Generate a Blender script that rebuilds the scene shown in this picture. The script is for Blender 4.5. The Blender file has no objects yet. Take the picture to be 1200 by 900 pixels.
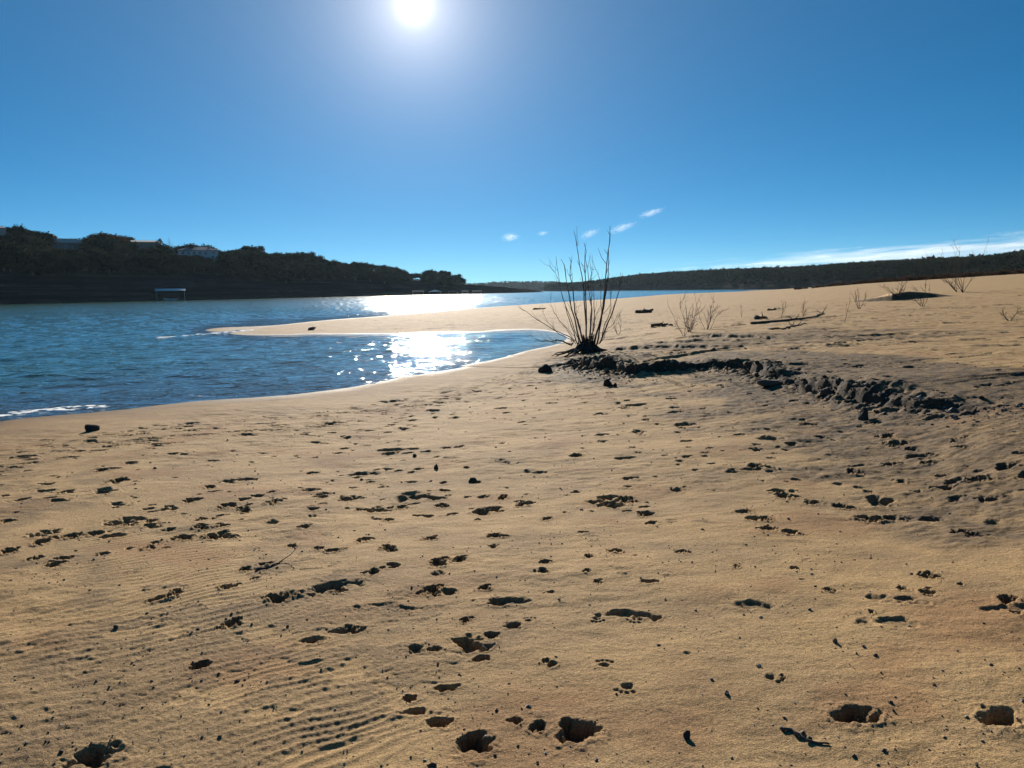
import bpy, bmesh, math, random
import numpy as np

random.seed(7)
RS = np.random.RandomState(11)
scene = bpy.context.scene
COL = scene.collection
R = math.radians

# ----------------------------------------------------------------------------
# camera (1200 x 900 reference pixels are used to measure the place)
# ----------------------------------------------------------------------------
FPX, CAMZ = 906.0, 2.2
PITCH, ROLL = math.atan(109.5 / FPX), math.atan(0.0150)
F = np.array([0, math.cos(PITCH), -math.sin(PITCH)])
U0 = np.array([0, math.sin(PITCH), math.cos(PITCH)])
R0 = np.array([1.0, 0, 0])
RX = math.cos(ROLL) * R0 - math.sin(ROLL) * U0
UX = math.sin(ROLL) * R0 + math.cos(ROLL) * U0
CAM = np.array([0, 0, CAMZ])


def ray(px, py):
    d = F * FPX + RX * (px - 600.0) + UX * (450.0 - py)
    return d / np.linalg.norm(d)


def at_z(px, py, z):
    d = ray(px, py)
    return CAM + d * ((z - CAMZ) / d[2])


def at_r(px, py, r):
    d = ray(px, py)
    return CAM + d * (r / math.hypot(d[0], d[1]))


def theta_of(px, py=340):
    d = ray(px, py)
    return math.atan2(d[0], d[1])


cam_data = bpy.data.cameras.new('camera')
cam_data.sensor_width = 36.0
cam_data.lens = 36.0 * FPX / 1200.0
cam_data.clip_start = 0.05
cam_data.clip_end = 60000
cam = bpy.data.objects.new('camera', cam_data)
COL.objects.link(cam)
from mathutils import Matrix, Vector
cam.matrix_world = Matrix(((RX[0], UX[0], -F[0], CAM[0]),
                           (RX[1], UX[1], -F[1], CAM[1]),
                           (RX[2], UX[2], -F[2], CAM[2]),
                           (0, 0, 0, 1)))
scene.camera = cam

# ----------------------------------------------------------------------------
# light
# ----------------------------------------------------------------------------
SUN = ray(485, 6)
SUN_EL = math.asin(SUN[2])
SUN_AZ = math.atan2(SUN[0], SUN[1])
sl = bpy.data.lights.new('sun', 'SUN')
sl.energy = 4.6
sl.angle = R(0.53)
sl.color = (1.0, 0.93, 0.82)
so = bpy.data.objects.new('sun', sl)
so.rotation_euler = Vector(SUN).to_track_quat('Z', 'Y').to_euler()
COL.objects.link(so)

world = bpy.data.worlds.new('World')
scene.world = world
world.use_nodes = True
wt = world.node_tree
wt.nodes.clear()
wo = wt.nodes.new('ShaderNodeOutputWorld')
bg = wt.nodes.new('ShaderNodeBackground')
sky = wt.nodes.new('ShaderNodeTexSky')
sky.sky_type = 'NISHITA'
sky.sun_disc = False
sky.sun_elevation = SUN_EL
sky.sun_rotation = SUN_AZ % (2 * math.pi)
sky.air_density = 1.0
sky.dust_density = 0.0
sky.ozone_density = 3.0
sky.altitude = 200
SKY_STRENGTH, SKY_LIFT, SKY_ZMUL, SKY_TINT, SKY_SAT = 0.056, 0.066, 2.3, (0.76, 0.96, 0.98, 1), 1.28
bg.inputs['Strength'].default_value = SKY_STRENGTH
# look the sky up a little above each direction: the clear dry air of the place has no yellow band at the horizon
geo = wt.nodes.new('ShaderNodeTexCoord')
lift = wt.nodes.new('ShaderNodeVectorMath'); lift.operation = 'MULTIPLY_ADD'
lift.inputs[1].default_value = (1, 1, SKY_ZMUL); lift.inputs[2].default_value = (0, 0, SKY_LIFT)
ln = wt.nodes.new('ShaderNodeVectorMath'); ln.operation = 'NORMALIZE'
wt.links.new(geo.outputs['Generated'], lift.inputs[0]); wt.links.new(lift.outputs[0], ln.inputs[0])
wt.links.new(ln.outputs[0], sky.inputs['Vector'])
tint = wt.nodes.new('ShaderNodeMix'); tint.data_type = 'RGBA'; tint.blend_type = 'MULTIPLY'
tint.inputs[0].default_value = 1.0
tint.inputs[7].default_value = SKY_TINT
wt.links.new(sky.outputs[0], tint.inputs[6])
hsv = wt.nodes.new('ShaderNodeHueSaturation')
hsv.inputs['Saturation'].default_value = SKY_SAT
wt.links.new(tint.outputs[2], hsv.inputs['Color'])
# aureole of the sun itself, seen where the sun stands
tc = wt.nodes.new('ShaderNodeTexCoord')
dotn = wt.nodes.new('ShaderNodeVectorMath'); dotn.operation = 'DOT_PRODUCT'
dotn.inputs[1].default_value = tuple(SUN)
nrm = wt.nodes.new('ShaderNodeVectorMath'); nrm.operation = 'NORMALIZE'
wt.links.new(tc.outputs['Generated'], nrm.inputs[0])
wt.links.new(nrm.outputs[0], dotn.inputs[0])


def wmath(op, a, b=None):
    n = wt.nodes.new('ShaderNodeMath'); n.operation = op
    for i, v in enumerate((a, b)):
        if v is None: continue
        if isinstance(v, (int, float)): n.inputs[i].default_value = v
        else: wt.links.new(v, n.inputs[i])
    return n.outputs[0]


ang = wmath('MULTIPLY', wmath('ARCCOSINE', wmath('MINIMUM', dotn.outputs['Value'], 0.9999999)), 180 / math.pi)


def lobe(amp, width, power):
    return wmath('MULTIPLY', wmath('EXPONENT', wmath('MULTIPLY', wmath('POWER', wmath('DIVIDE', ang, width), power), -1.0)), amp)


def addcol(fac, col):
    m = wt.nodes.new('ShaderNodeVectorMath'); m.operation = 'SCALE'
    m.inputs[0].default_value = col
    wt.links.new(fac, m.inputs['Scale'])
    return m.outputs[0]


def vadd(a, b):
    m = wt.nodes.new('ShaderNodeVectorMath'); m.operation = 'ADD'
    wt.links.new(a, m.inputs[0]); wt.links.new(b, m.inputs[1])
    return m.outputs[0]


glow = vadd(addcol(lobe(50.0, .40, 1.15), (1.0, 0.97, 0.88)),
            vadd(addcol(lobe(11.0, 2.6, .9), (1.0, 0.88, 0.82)),
                 addcol(lobe(2.7, 14.0, 1.0), (0.80, 0.93, 1.0))))
wt.links.new(vadd(hsv.outputs[0], glow), bg.inputs['Color'])
wt.links.new(bg.outputs[0], wo.inputs['Surface'])

scene.view_settings.view_transform = 'Standard'
scene.view_settings.look = 'None'
scene.view_settings.gamma = 1.0
scene.view_settings.exposure = 0.83
scene.view_settings.use_curve_mapping = False
scene.render.engine = 'CYCLES'
cy = scene.cycles
cy.max_bounces = 5
cy.diffuse_bounces = 2
cy.glossy_bounces = 2
cy.transmission_bounces = 2
cy.volume_bounces = 1
cy.transparent_max_bounces = 8
cy.sample_clamp_indirect = 4.0
cy.caustics_reflective = False
cy.caustics_refractive = False
cy.use_denoising = True

# ----------------------------------------------------------------------------
# helpers
# ----------------------------------------------------------------------------
_perm = np.random.RandomState(3).permutation(256)
_perm = np.concatenate([_perm, _perm]).astype(np.int32)
_ga = np.random.RandomState(4).rand(256) * 2 * np.pi
_gx, _gy = np.cos(_ga).astype(np.float32), np.sin(_ga).astype(np.float32)


def perlin(x, y, seed=0):
    x = np.asarray(x, dtype=np.float64) + seed * 17.31
    y = np.asarray(y, dtype=np.float64) + seed * 9.77
    xf, yf = np.floor(x), np.floor(y)
    xi, yi = xf.astype(np.int64) & 255, yf.astype(np.int64) & 255
    u, v = (x - xf).astype(np.float32), (y - yf).astype(np.float32)
    su, sv = u * u * u * (u * (u * 6 - 15) + 10), v * v * v * (v * (v * 6 - 15) + 10)
    x1, y1 = (xi + 1) & 255, (yi + 1) & 255

    def g(a, b, du, dv):
        h = _perm[_perm[a] + b]
        return _gx[h] * du + _gy[h] * dv
    n00, n10 = g(xi, yi, u, v), g(x1, yi, u - 1, v)
    n01, n11 = g(xi, y1, u, v - 1), g(x1, y1, u - 1, v - 1)
    a = n00 + su * (n10 - n00)
    b = n01 + su * (n11 - n01)
    return (a + sv * (b - a)) * 1.5


def fbm(x, y, octaves=4, seed=0, gain=0.5):
    s, a = 0, 1.0
    for k in range(octaves):
        s = s + a * perlin(x * 2 ** k, y * 2 ** k, seed + k * 5)
        a *= gain
    return s


def sstep(a, b, x):
    t = np.clip((x - a) / (b - a), 0, 1)
    return t * t * (3 - 2 * t)


def tag(o, label=None, cat=None, group=None, kind=None):
    if label: o['label'] = label
    if cat: o['category'] = cat
    if group: o['group'] = group
    if kind: o['kind'] = kind
    return o


def mesh_np(name, V, faces, smooth=True):
    """faces: (n,3) or (n,4) int array, or a list of such arrays"""
    me = bpy.data.meshes.new(name)
    V = np.asarray(V, dtype=np.float32)
    if not isinstance(faces, (list, tuple)): faces = [faces]
    faces = [np.asarray(f, dtype=np.int32) for f in faces if len(f)]
    nl = sum(f.size for f in faces)
    npoly = sum(len(f) for f in faces)
    me.vertices.add(len(V)); me.loops.add(nl); me.polygons.add(npoly)
    me.vertices.foreach_set('co', V.ravel())
    me.loops.foreach_set('vertex_index', np.concatenate([f.ravel() for f in faces]))
    starts, k = [], 0
    for f in faces:
        starts.append(k + np.arange(len(f), dtype=np.int32) * f.shape[1]); k += f.size
    me.polygons.foreach_set('loop_start', np.concatenate(starts))
    me.polygons.foreach_set('use_smooth', np.full(npoly, smooth))
    me.update(calc_edges=True)
    me.validate()
    return me


def link(name, me, mat=None, parent=None, loc=None):
    o = bpy.data.objects.new(name, me)
    COL.objects.link(o)
    if mat is not None and me is not None and not me.materials: me.materials.append(mat)
    if parent is not None: o.parent = parent
    if loc is not None: o.location = loc
    return o


def empty(name, loc, rz=0.0):
    o = bpy.data.objects.new(name, None)
    o.empty_display_size = 0.2
    o.location = loc; o.rotation_euler = (0, 0, rz)
    COL.objects.link(o)
    return o


class MB:
    """collects shapes for ONE mesh"""
    def __init__(s): s.V, s.Q, s.T, s.n = [], [], [], 0

    def add(s, V, quads=None, tris=None):
        V = np.asarray(V, dtype=np.float64).reshape(-1, 3)
        if quads is not None and len(quads): s.Q.append(np.asarray(quads) + s.n)
        if tris is not None and len(tris): s.T.append(np.asarray(tris) + s.n)
        s.V.append(V); s.n += len(V)

    def box(s, x0, x1, y0, y1, z0, z1):
        V = [(x, y, z) for z in (z0, z1) for (x, y) in ((x0, y0), (x1, y0), (x1, y1), (x0, y1))]
        s.add(V, [(0, 3, 2, 1), (4, 5, 6, 7), (0, 1, 5, 4), (1, 2, 6, 5), (2, 3, 7, 6), (3, 0, 4, 7)])

    def tube(s, pts, rad, sides=6):
        pts = np.asarray(pts, float)
        n = len(pts)
        tan = np.gradient(pts, axis=0)
        tan /= np.linalg.norm(tan, axis=1)[:, None] + 1e-9
        ref = np.array([0.31, 0.9, 0.2]) if abs(tan[0] @ np.array([0.31, 0.9, 0.2])) < 0.85 else np.array([1.0, 0, 0])
        V = []
        a = np.arange(sides) / sides * 2 * np.pi
        for i in range(n):
            u = np.cross(tan[i], ref); u /= np.linalg.norm(u) + 1e-9
            w = np.cross(tan[i], u)
            V.append(pts[i] + rad[i] * (np.cos(a)[:, None] * u + np.sin(a)[:, None] * w))
        V = np.concatenate(V + [pts[:1], pts[-1:]])
        q, t = [], []
        for i in range(n - 1):
            for k in range(sides):
                k2 = (k + 1) % sides
                q.append((i * sides + k, i * sides + k2, (i + 1) * sides + k2, (i + 1) * sides + k))
        c0, c1 = n * sides, n * sides + 1
        for k in range(sides):
            k2 = (k + 1) % sides
            t.append((c0, k2, k)); t.append((c1, (n - 1) * sides + k, (n - 1) * sides + k2))
        s.add(V, q, t)

    def mesh(s, name, smooth=False):
        return mesh_np(name, np.concatenate(s.V),
                       [np.concatenate(f) for f in (s.Q, s.T) if f], smooth)


_bm = bmesh.new(); bmesh.ops.create_icosphere(_bm, subdivisions=3, radius=1)
ICO3 = (np.array([v.co[:] for v in _bm.verts]), np.array([[v.index for v in f.verts] for f in _bm.faces])); _bm.free()
_bm = bmesh.new(); bmesh.ops.create_icosphere(_bm, subdivisions=2, radius=1)
ICO2 = (np.array([v.co[:] for v in _bm.verts]), np.array([[v.index for v in f.verts] for f in _bm.faces])); _bm.free()
_bm = bmesh.new(); bmesh.ops.create_icosphere(_bm, subdivisions=1, radius=1)
ICO1 = (np.array([v.co[:] for v in _bm.verts]), np.array([[v.index for v in f.verts] for f in _bm.faces])); _bm.free()


# ---- materials --------------------------------------------------------------
class NT:
    def __init__(s, name):
        s.m = bpy.data.materials.new(name); s.m.use_nodes = True
        s.t = s.m.node_tree; s.t.nodes.clear()
        s.out = s.t.nodes.new('ShaderNodeOutputMaterial')

    def n(s, typ, **kw):
        nd = s.t.nodes.new(typ)
        for k, v in kw.items(): setattr(nd, k, v)
        return nd

    def set(s, sock, v):
        if hasattr(v, 'is_output'): s.t.links.new(v, sock)
        else: sock.default_value = v

    def math(s, op, a, b=0.0, clamp=False):
        nd = s.n('ShaderNodeMath', operation=op, use_clamp=clamp)
        s.set(nd.inputs[0], a); s.set(nd.inputs[1], b)
        return nd.outputs[0]

    def noise(s, vec, scale, detail=3.0, rough=0.55, dist=0.0):
        nd = s.n('ShaderNodeTexNoise')
        s.set(nd.inputs['Vector'], vec)
        nd.inputs['Scale'].default_value = scale
        nd.inputs['Detail'].default_value = detail
        nd.inputs['Roughness'].default_value = rough
        nd.inputs['Distortion'].default_value = dist
        return nd.outputs[0]

    def mapr(s, v, a, b, c, d, smooth=False):
        nd = s.n('ShaderNodeMapRange', interpolation_type='SMOOTHSTEP' if smooth else 'LINEAR')
        s.set(nd.inputs['Value'], v)
        for k, x in zip(('From Min', 'From Max', 'To Min', 'To Max'), (a, b, c, d)): nd.inputs[k].default_value = x
        return nd.outputs[0]

    def mix(s, f, a, b, blend='MIX'):
        nd = s.n('ShaderNodeMix', data_type='RGBA', blend_type=blend)
        s.set(nd.inputs[0], f)
        for i, v in ((6, a), (7, b)):
            if isinstance(v, tuple) and len(v) == 3: v = v + (1.0,)
            s.set(nd.inputs[i], v)
        return nd.outputs[2]

    def pos(s): return s.n('ShaderNodeNewGeometry').outputs['Position']
    def obj(s): return s.n('ShaderNodeTexCoord').outputs['Object']

    def vmul(s, v, xyz):
        nd = s.n('ShaderNodeVectorMath', operation='MULTIPLY')
        s.set(nd.inputs[0], v); nd.inputs[1].default_value = xyz
        return nd.outputs[0]

    def bump(s, h, strength, dist, normal=None):
        nd = s.n('ShaderNodeBump')
        nd.inputs['Strength'].default_value = strength
        nd.inputs['Distance'].default_value = dist
        s.set(nd.inputs['Height'], h)
        if normal is not None: s.set(nd.inputs['Normal'], normal)
        return nd.outputs[0]

    def bsdf(s, color, rough=0.8, spec=0.3, normal=None, **kw):
        nd = s.n('ShaderNodeBsdfPrincipled')
        if isinstance(color, tuple) and len(color) == 3: color = color + (1.0,)
        s.set(nd.inputs['Base Color'], color); s.set(nd.inputs['Roughness'], rough)
        s.set(nd.inputs['Specular IOR Level'], spec)
        if normal is not None: s.set(nd.inputs['Normal'], normal)
        for k, v in kw.items(): s.set(nd.inputs[k], v)
        s.t.links.new(nd.outputs[0], s.out.inputs['Surface'])
        return s.m


def simple_mat(name, col, rough=0.8, var=0.25, scale=3.0, bump=0.0, bdist=0.02, spec=0.25):
    t = NT(name)
    p = t.obj()
    n = t.noise(p, scale, 4, 0.6)
    f = t.mapr(n, 0.3, 0.7, 1 - var, 1 + var)
    c = t.mix(1.0, col, (1, 1, 1), 'MULTIPLY')
    sc = t.n('ShaderNodeVectorMath', operation='SCALE')
    t.set(sc.inputs[0], c); t.set(sc.inputs['Scale'], f)
    nn = t.bump(t.noise(p, scale * 6, 3), bump, bdist) if bump else None
    return t.bsdf(sc.outputs[0], rough, spec, nn)


# ----------------------------------------------------------------------------
# the ground: one sheet in polar rows round the viewpoint, all heights in metres
# ----------------------------------------------------------------------------
CP = []  # (theta, ln r, z)


def cp(px, py, z):
    p = at_z(px, py, z); CP.append((math.atan2(p[0], p[1]), math.log(math.hypot(p[0], p[1])), z))


def cpr(deg, r, z): CP.append((R(deg), math.log(r), z))


for a in [(0, 900, .50), (300, 900, .55), (600, 900, .58), (900, 900, .62), (1200, 900, .66),
          (0, 700, .40), (300, 700, .45), (600, 700, .50), (900, 700, .55), (1200, 700, .64),
          (0, 600, .27), (300, 600, .33), (600, 600, .40), (900, 600, .48), (1200, 600, .62),
          (0, 545, .14), (300, 530, .20), (600, 530, .30), (900, 530, .44),
          (0, 515, .06), (200, 490, .07), (400, 474, .08), (500, 457, .08), (600, 440, .12), (645, 422, .12),
          (0, 494, 0), (100, 484, 0), (230, 470, 0), (310, 465, 0), (380, 458, 0), (480, 440, 0), (560, 427, 0), (620, 411, 0), (652, 404, 0),
          (672, 396, .02), (655, 390.5, 0), (560, 389.3, 0), (480, 390.3, 0), (400, 391.5, 0), (330, 392.7, 0), (272, 391.5, 0),
          (277, 387.5, 0), (330, 380.5, 0), (440, 371, 0), (520, 364.5, 0), (600, 358, 0), (680, 352.5, 0), (740, 348.5, 0), (800, 344.3, 0),
          (330, 388, .05), (400, 383, .10), (500, 378, .15), (600, 370, .2), (690, 365, .25), (760, 360, .3),
          (300, 440, -.22), (450, 425, -.2), (550, 410, -.15), (620, 399, -.08), (350, 402, -.15), (500, 397, -.15), (590, 394, -.10), (100, 440, -.5), (200, 400, -.5),
          (230, 389, -.06), (100, 365, -2), (400, 361, -1.5), (600, 350, -2), (740, 343, -1.2), (820, 341.5, -.5), (880, 340.5, .0),
          (690, 416, .28), (740, 425, .36), (720, 395, .2), (800, 455, .38), (800, 415, .46), (800, 385, .5), (850, 365, .55), (850, 350, .6),
          (950, 490, .46), (950, 430, .62), (1100, 520, .58), (1100, 460, .72), (1200, 480, .80), (1200, 540, .70),
          (1000, 400, .72), (1200, 400, .85), (1000, 365, .9), (1200, 360, 1.05), (900, 341.5, 1.0), (960, 337, 1.6)]:
    cp(*a)
for px, py, r in [(1000, 333.5, 160), (1050, 330, 165), (1100, 327, 170), (1200, 320.5, 170), (1100, 336, 95), (1200, 335, 80)]:
    p = at_r(px, py, r); CP.append((math.atan2(p[0], p[1]), math.log(r), p[2]))
for deg, r, z in [(-60, 4, .45), (-60, 11, 0), (-60, 30, -1.2), (-60, 300, -2.5), (-110, 4, .5), (-110, 14, -.2), (-110, 60, -2), (-110, 300, -2.5), (-175, 5, .8), (-175, 30, 1.2), (-175, 300, 3),
                  (60, 4, .7), (60, 20, 1.0), (60, 60, 1.6), (60, 170, 4.5), (60, 400, 6), (110, 5, .8), (110, 60, 2), (110, 300, 6), (175, 5, .8), (175, 30, 1.2), (175, 300, 3),
                  (0, 1, .58), (-30, 1, .56), (30, 1, .62), (90, 1, .65), (-90, 1, .55), (0, 250, -2.5), (-20, 250, -2.5), (-20, 1500, -3), (0, 1500, -3), (12, 420, -1.5), (16, 420, -1), (20, 400, -.5), (26, 350, 1.5), (33, 350, 4.0), (12, 1500, -3), (33, 1500, 0), (-60, 1500, -3)]:
    cpr(deg, r, z)
CPA = np.array(CP)
LS = 0.33


def tps(d2): return 0.5 * d2 * np.log(d2 + 1e-12)


_P = np.stack([CPA[:, 0], CPA[:, 1] * LS], 1)
_K = tps(((_P[:, None] - _P[None]) ** 2).sum(-1)) + np.eye(len(_P)) * 1e-6
_A = np.zeros((len(_P) + 3,) * 2)
_A[:len(_P), :len(_P)] = _K
_A[:len(_P), len(_P):] = np.c_[np.ones(len(_P)), _P]
_A[len(_P):, :len(_P)] = _A[:len(_P), len(_P):].T
_W = np.linalg.solve(_A, np.r_[CPA[:, 2], 0, 0, 0])

_gt = np.unique(np.concatenate([np.linspace(-math.pi, math.pi, 121), np.linspace(-.72, .72, 361)]))
_gl = np.linspace(math.log(.15), math.log(4200), 520)
_GZ = np.zeros((len(_gl), len(_gt)))
for i, l in enumerate(_gl):
    q = np.stack([_gt, np.full_like(_gt, l * LS)], 1)
    k = tps(((q[:, None] - _P[None]) ** 2).sum(-1))
    _GZ[i] = k @ _W[:len(_P)] + _W[-3] + q @ _W[-2:]
_GZ = np.clip(_GZ, -3.0, 7.0)
far = sstep(math.log(500), math.log(900), _gl)[:, None]
_GZ = _GZ * (1 - far) + far * np.minimum(_GZ, -1.5)


def bilin(T, L, gt, gl, G):
    i = np.clip(np.searchsorted(gl, L) - 1, 0, len(gl) - 2)
    j = np.clip(np.searchsorted(gt, T) - 1, 0, len(gt) - 2)
    a = np.clip((L - gl[i]) / (gl[i + 1] - gl[i]), 0, 1); b = np.clip((T - gt[j]) / (gt[j + 1] - gt[j]), 0, 1)
    return (G[i, j] * (1 - a) * (1 - b) + G[i + 1, j] * a * (1 - b) + G[i, j + 1] * (1 - a) * b + G[i + 1, j + 1] * a * b)


def base_h(x, y):
    x, y = np.asarray(x, float), np.asarray(y, float)
    return bilin(np.arctan2(x, y), np.log(np.hypot(x, y) + 1e-6), _gt, _gl, _GZ)


def march(px, py, fn, r0=1.5, r1=300.0, n=2500):
    rs = np.exp(np.linspace(math.log(r0), math.log(r1), n))
    d = ray(px, py); hd = math.hypot(d[0], d[1])
    P = CAM[None] + d[None] * (rs / hd)[:, None]
    below = P[:, 2] < fn(P[:, 0], P[:, 1])
    i = int(np.argmax(below)) if below.any() else n - 1
    return P[i]


# rows and columns of the sheet
def spans():
    r, rows = 0.25, []
    while r < 4200:
        rows.append(r)
        if r < 1.9: k = 0.02
        elif r < 9: k = 0.0023
        elif r < 30: k = 0.0023 + (r - 9) / 21 * 0.0012
        elif r < 80: k = 0.0035 + (r - 30) / 50 * 0.0025
        else: k = 0.012 if r < 400 else 0.03
        r *= 1 + k
    return np.array(rows)


RR = spans()
TT = np.concatenate([np.linspace(-math.pi, -.95, 60)[:-1], np.linspace(-.95, -.63, 90)[:-1], np.linspace(-.63, .63, 1240)[:-1],
                     np.linspace(.63, .95, 90)[:-1], np.linspace(.95, math.pi, 60)])
NR, NTH = len(RR), len(TT)
T2, R2 = np.meshgrid(TT, RR)
X = R2 * np.sin(T2); Y = R2 * np.cos(T2)
Z = bilin(T2.ravel(), np.log(R2).ravel(), _gt, _gl, _GZ).reshape(X.shape)
SILT = np.zeros_like(Z); SHADE_MUD = np.zeros_like(Z); RED = np.zeros_like(Z)
i60 = int(np.searchsorted(RR, 75)); i2 = int(np.searchsorted(RR, 1.2))
S = slice(i2, i60)
x, y = X[S], Y[S]
land = sstep(-.02, .12, Z[S])


# -- little cut banks (scarps) --------------------------------------------------
def poly_sd(x, y, P):
    """signed distance (+ = far side from the camera), and arc position 0..1"""
    best = np.full(x.shape, 1e9); sgn = np.zeros(x.shape); arc = np.zeros(x.shape)
    seg = np.linalg.norm(np.diff(P, axis=0), axis=1); cum = np.r_[0, np.cumsum(seg)]
    for k in range(len(P) - 1):
        a, b = P[k], P[k + 1]; d = b - a
        t = np.clip(((x - a[0]) * d[0] + (y - a[1]) * d[1]) / (d @ d), 0, 1)
        dx, dy = x - (a[0] + t * d[0]), y - (a[1] + t * d[1])
        dist = np.hypot(dx, dy); m = dist < best
        cr = d[0] * (y - a[1]) - d[1] * (x - a[0])
        best = np.where(m, dist, best); sgn = np.where(m, np.sign(cr), sgn)
        arc = np.where(m, (cum[k] + t * seg[k]) / cum[-1], arc)
    return best * sgn, arc


def scarp(pix, heights, width, decay, edge, seed, slump=.22, world=False):
    global SILT
    P = np.array(pix) if world else np.array([march(a, b, base_h)[:2] for a, b in pix])
    lo = int(np.searchsorted(RR, np.hypot(*P.T).min() * .38)); hi = int(np.searchsorted(RR, np.hypot(*P.T).max() * 1.6))
    xx, yy = X[lo:hi], Y[lo:hi]
    d, arc = poly_sd(xx, yy, P)
    d = d + edge * fbm(xx * .9, yy * .9, 4, seed, .5)
    hh = np.interp(arc, np.linspace(0, 1, len(heights)) if np.ndim(heights[0]) == 0 else [h[0] for h in heights],
                   heights if np.ndim(heights[0]) == 0 else [h[1] for h in heights])
    crumble_fade = 1 - sstep(.25, 1.0, d)
    prof = sstep(0, width, d) * np.exp(-np.maximum(d, 0) / decay)
    crumble = np.clip(1 + .55 * fbm(xx * 1.5, yy * 1.5, 4, seed + 9, .6), .25, 1.45) if seed == 21 else 1 + .18 * perlin(xx * 1.6, yy * 1.6, seed + 9)
    Z[lo:hi] += hh * prof * (1 + (crumble - 1) * crumble_fade)
    # slumped crumbs at the foot
    Z[lo:hi] += hh * slump * np.exp(-(np.minimum(d, 0) / (1.6 * width + .15)) ** 2) * (d < 0) * np.clip(.5 + fbm(xx * 5, yy * 5, 3, seed + 3), 0, 1.5)
    return lo, hi, d, hh, P


MAIN_PIX = [(640, 431), (668, 430), (700, 434), (722, 440), (745, 441), (770, 437), (800, 436), (840, 434), (878, 436), (900, 446), (930, 452), (955, 458), (985, 468), (1010, 475), (1035, 478), (1062, 480), (1092, 481), (1122, 481), (1160, 483), (1185, 486)]
MAIN_H = [.03, .17, .24, .32, .26, .22, .21, .20, .19, .20, .19, .16, .12, .12, .19, .24, .20, .13, .07, .0]
lo, hi, d, hh, MAIN_P = scarp(MAIN_PIX, MAIN_H, .10, 4.5, .16, 21, .38)
xx, yy = X[lo:hi], Y[lo:hi]
nz = fbm(xx * .55, yy * .8, 4, 31)
SHADE_MUD[lo:hi] = np.maximum(SHADE_MUD[lo:hi], .95 * sstep(-.12, .0, d) * (1 - sstep(.10, .30, d)) * sstep(.03, .1, hh))  # bank face darkened in its colour to deepen the shade there
near_bank = sstep(-4.2, -.6, d) * (1 - sstep(1.6, 3.6, d)) * sstep(.0, .12, hh + .03)
right = sstep(1.0, 4.5, xx - .12 * yy)
SILT[lo:hi] = np.clip(sstep(.30, .75, near_bank * (.55 + .45 * right) + nz * .42), 0, 1) * sstep(0, 1.4, d + 4.6)
for (cx_, cy_, sx_, sy_) in ((1150, 540, 2.4, 1.4), (1080, 515, 1.8, 1.1), (1190, 600, 1.1, 1.0), (1200, 500, 2.2, 1.5), (960, 480, 1.6, .8), (850, 465, 1.3, .7)):
    c_ = at_z(cx_, cy_, .62)
    g_ = np.exp(-(((xx - c_[0]) / sx_) ** 2 + ((yy - c_[1]) / sy_) ** 2))
    SILT[lo:hi] = np.maximum(SILT[lo:hi], .85 * sstep(.22, .85, g_ + .34 * fbm(xx * .9, yy * 1.3, 4, 35)))
clump = SILT[lo:hi]
rid = np.abs(fbm(xx * 2.3, yy * 3.4, 4, 41))
Z[lo:hi] += clump * (1 - .45 * sstep(.1, .5, d)) * (.019 * (rid - .35) + .010 * fbm(xx * 6, yy * 9, 3, 44))

for pix, h, sd in [([(770, 399), (800, 398), (840, 398), (880, 399), (920, 402)], [0, .13, .12, .1, 0], 51),
                   ([(735, 405), (790, 405), (840, 404), (890, 404), (925, 402)], [0, .08, .08, .06, 0], 52),
                   ([(705, 411), (740, 412), (790, 411), (850, 411), (900, 409)], [.02, .14, .10, .08, 0], 53),
                   ([(930, 395), (990, 398), (1050, 394), (1110, 397)], [0, .07, .06, 0], 54),
                   ([(1000, 366), (1040, 365), (1090, 362), (1160, 361), (1230, 360)], [0, .05, .07, .05, .05], 55)]:
    scarp(pix, h, .16, 1.2, .22, sd)
# lumpy dark silt on the terrace behind the bank
pm = np.exp(-(((x - (at_z(880, 402, .55)[0])) / 6.5) ** 2 + ((y - at_z(880, 402, .55)[1]) / 3.8) ** 2))
tl = sstep(.25, .8, pm + .5 * fbm(x * .35, y * .9, 4, 61))
SILT[S] = np.maximum(SILT[S], tl * .75)
Z[S] += tl * .045 * (np.abs(fbm(x * .9, y * 2.0, 3, 63)) - .3)
# eroded mud face at the middle of the right slope, its shade painted dark
lo, hi, d, hh, _ = scarp([at_r(a, 350, b)[:2] for a, b in ((985, 62), (1022, 60.5), (1045, 60), (1065, 60.5), (1085, 62), (1125, 65))], [0, .22, .55, .62, .38, 0], 1.0, 7.0, .08, 66, 0, True)
SHADE_MUD[lo:hi] = np.maximum(SHADE_MUD[lo:hi], .9 * sstep(-.3, .05, d) * (1 - sstep(.75, 1.1, d)) * sstep(.05, .15, hh))

_axd, _axt = poly_sd(x, y, np.array([at_z(150, 600, .33)[:2], at_z(215, 690, .42)[:2], at_z(285, 765, .48)[:2], at_z(385, 890, .55)[:2]]))
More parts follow.
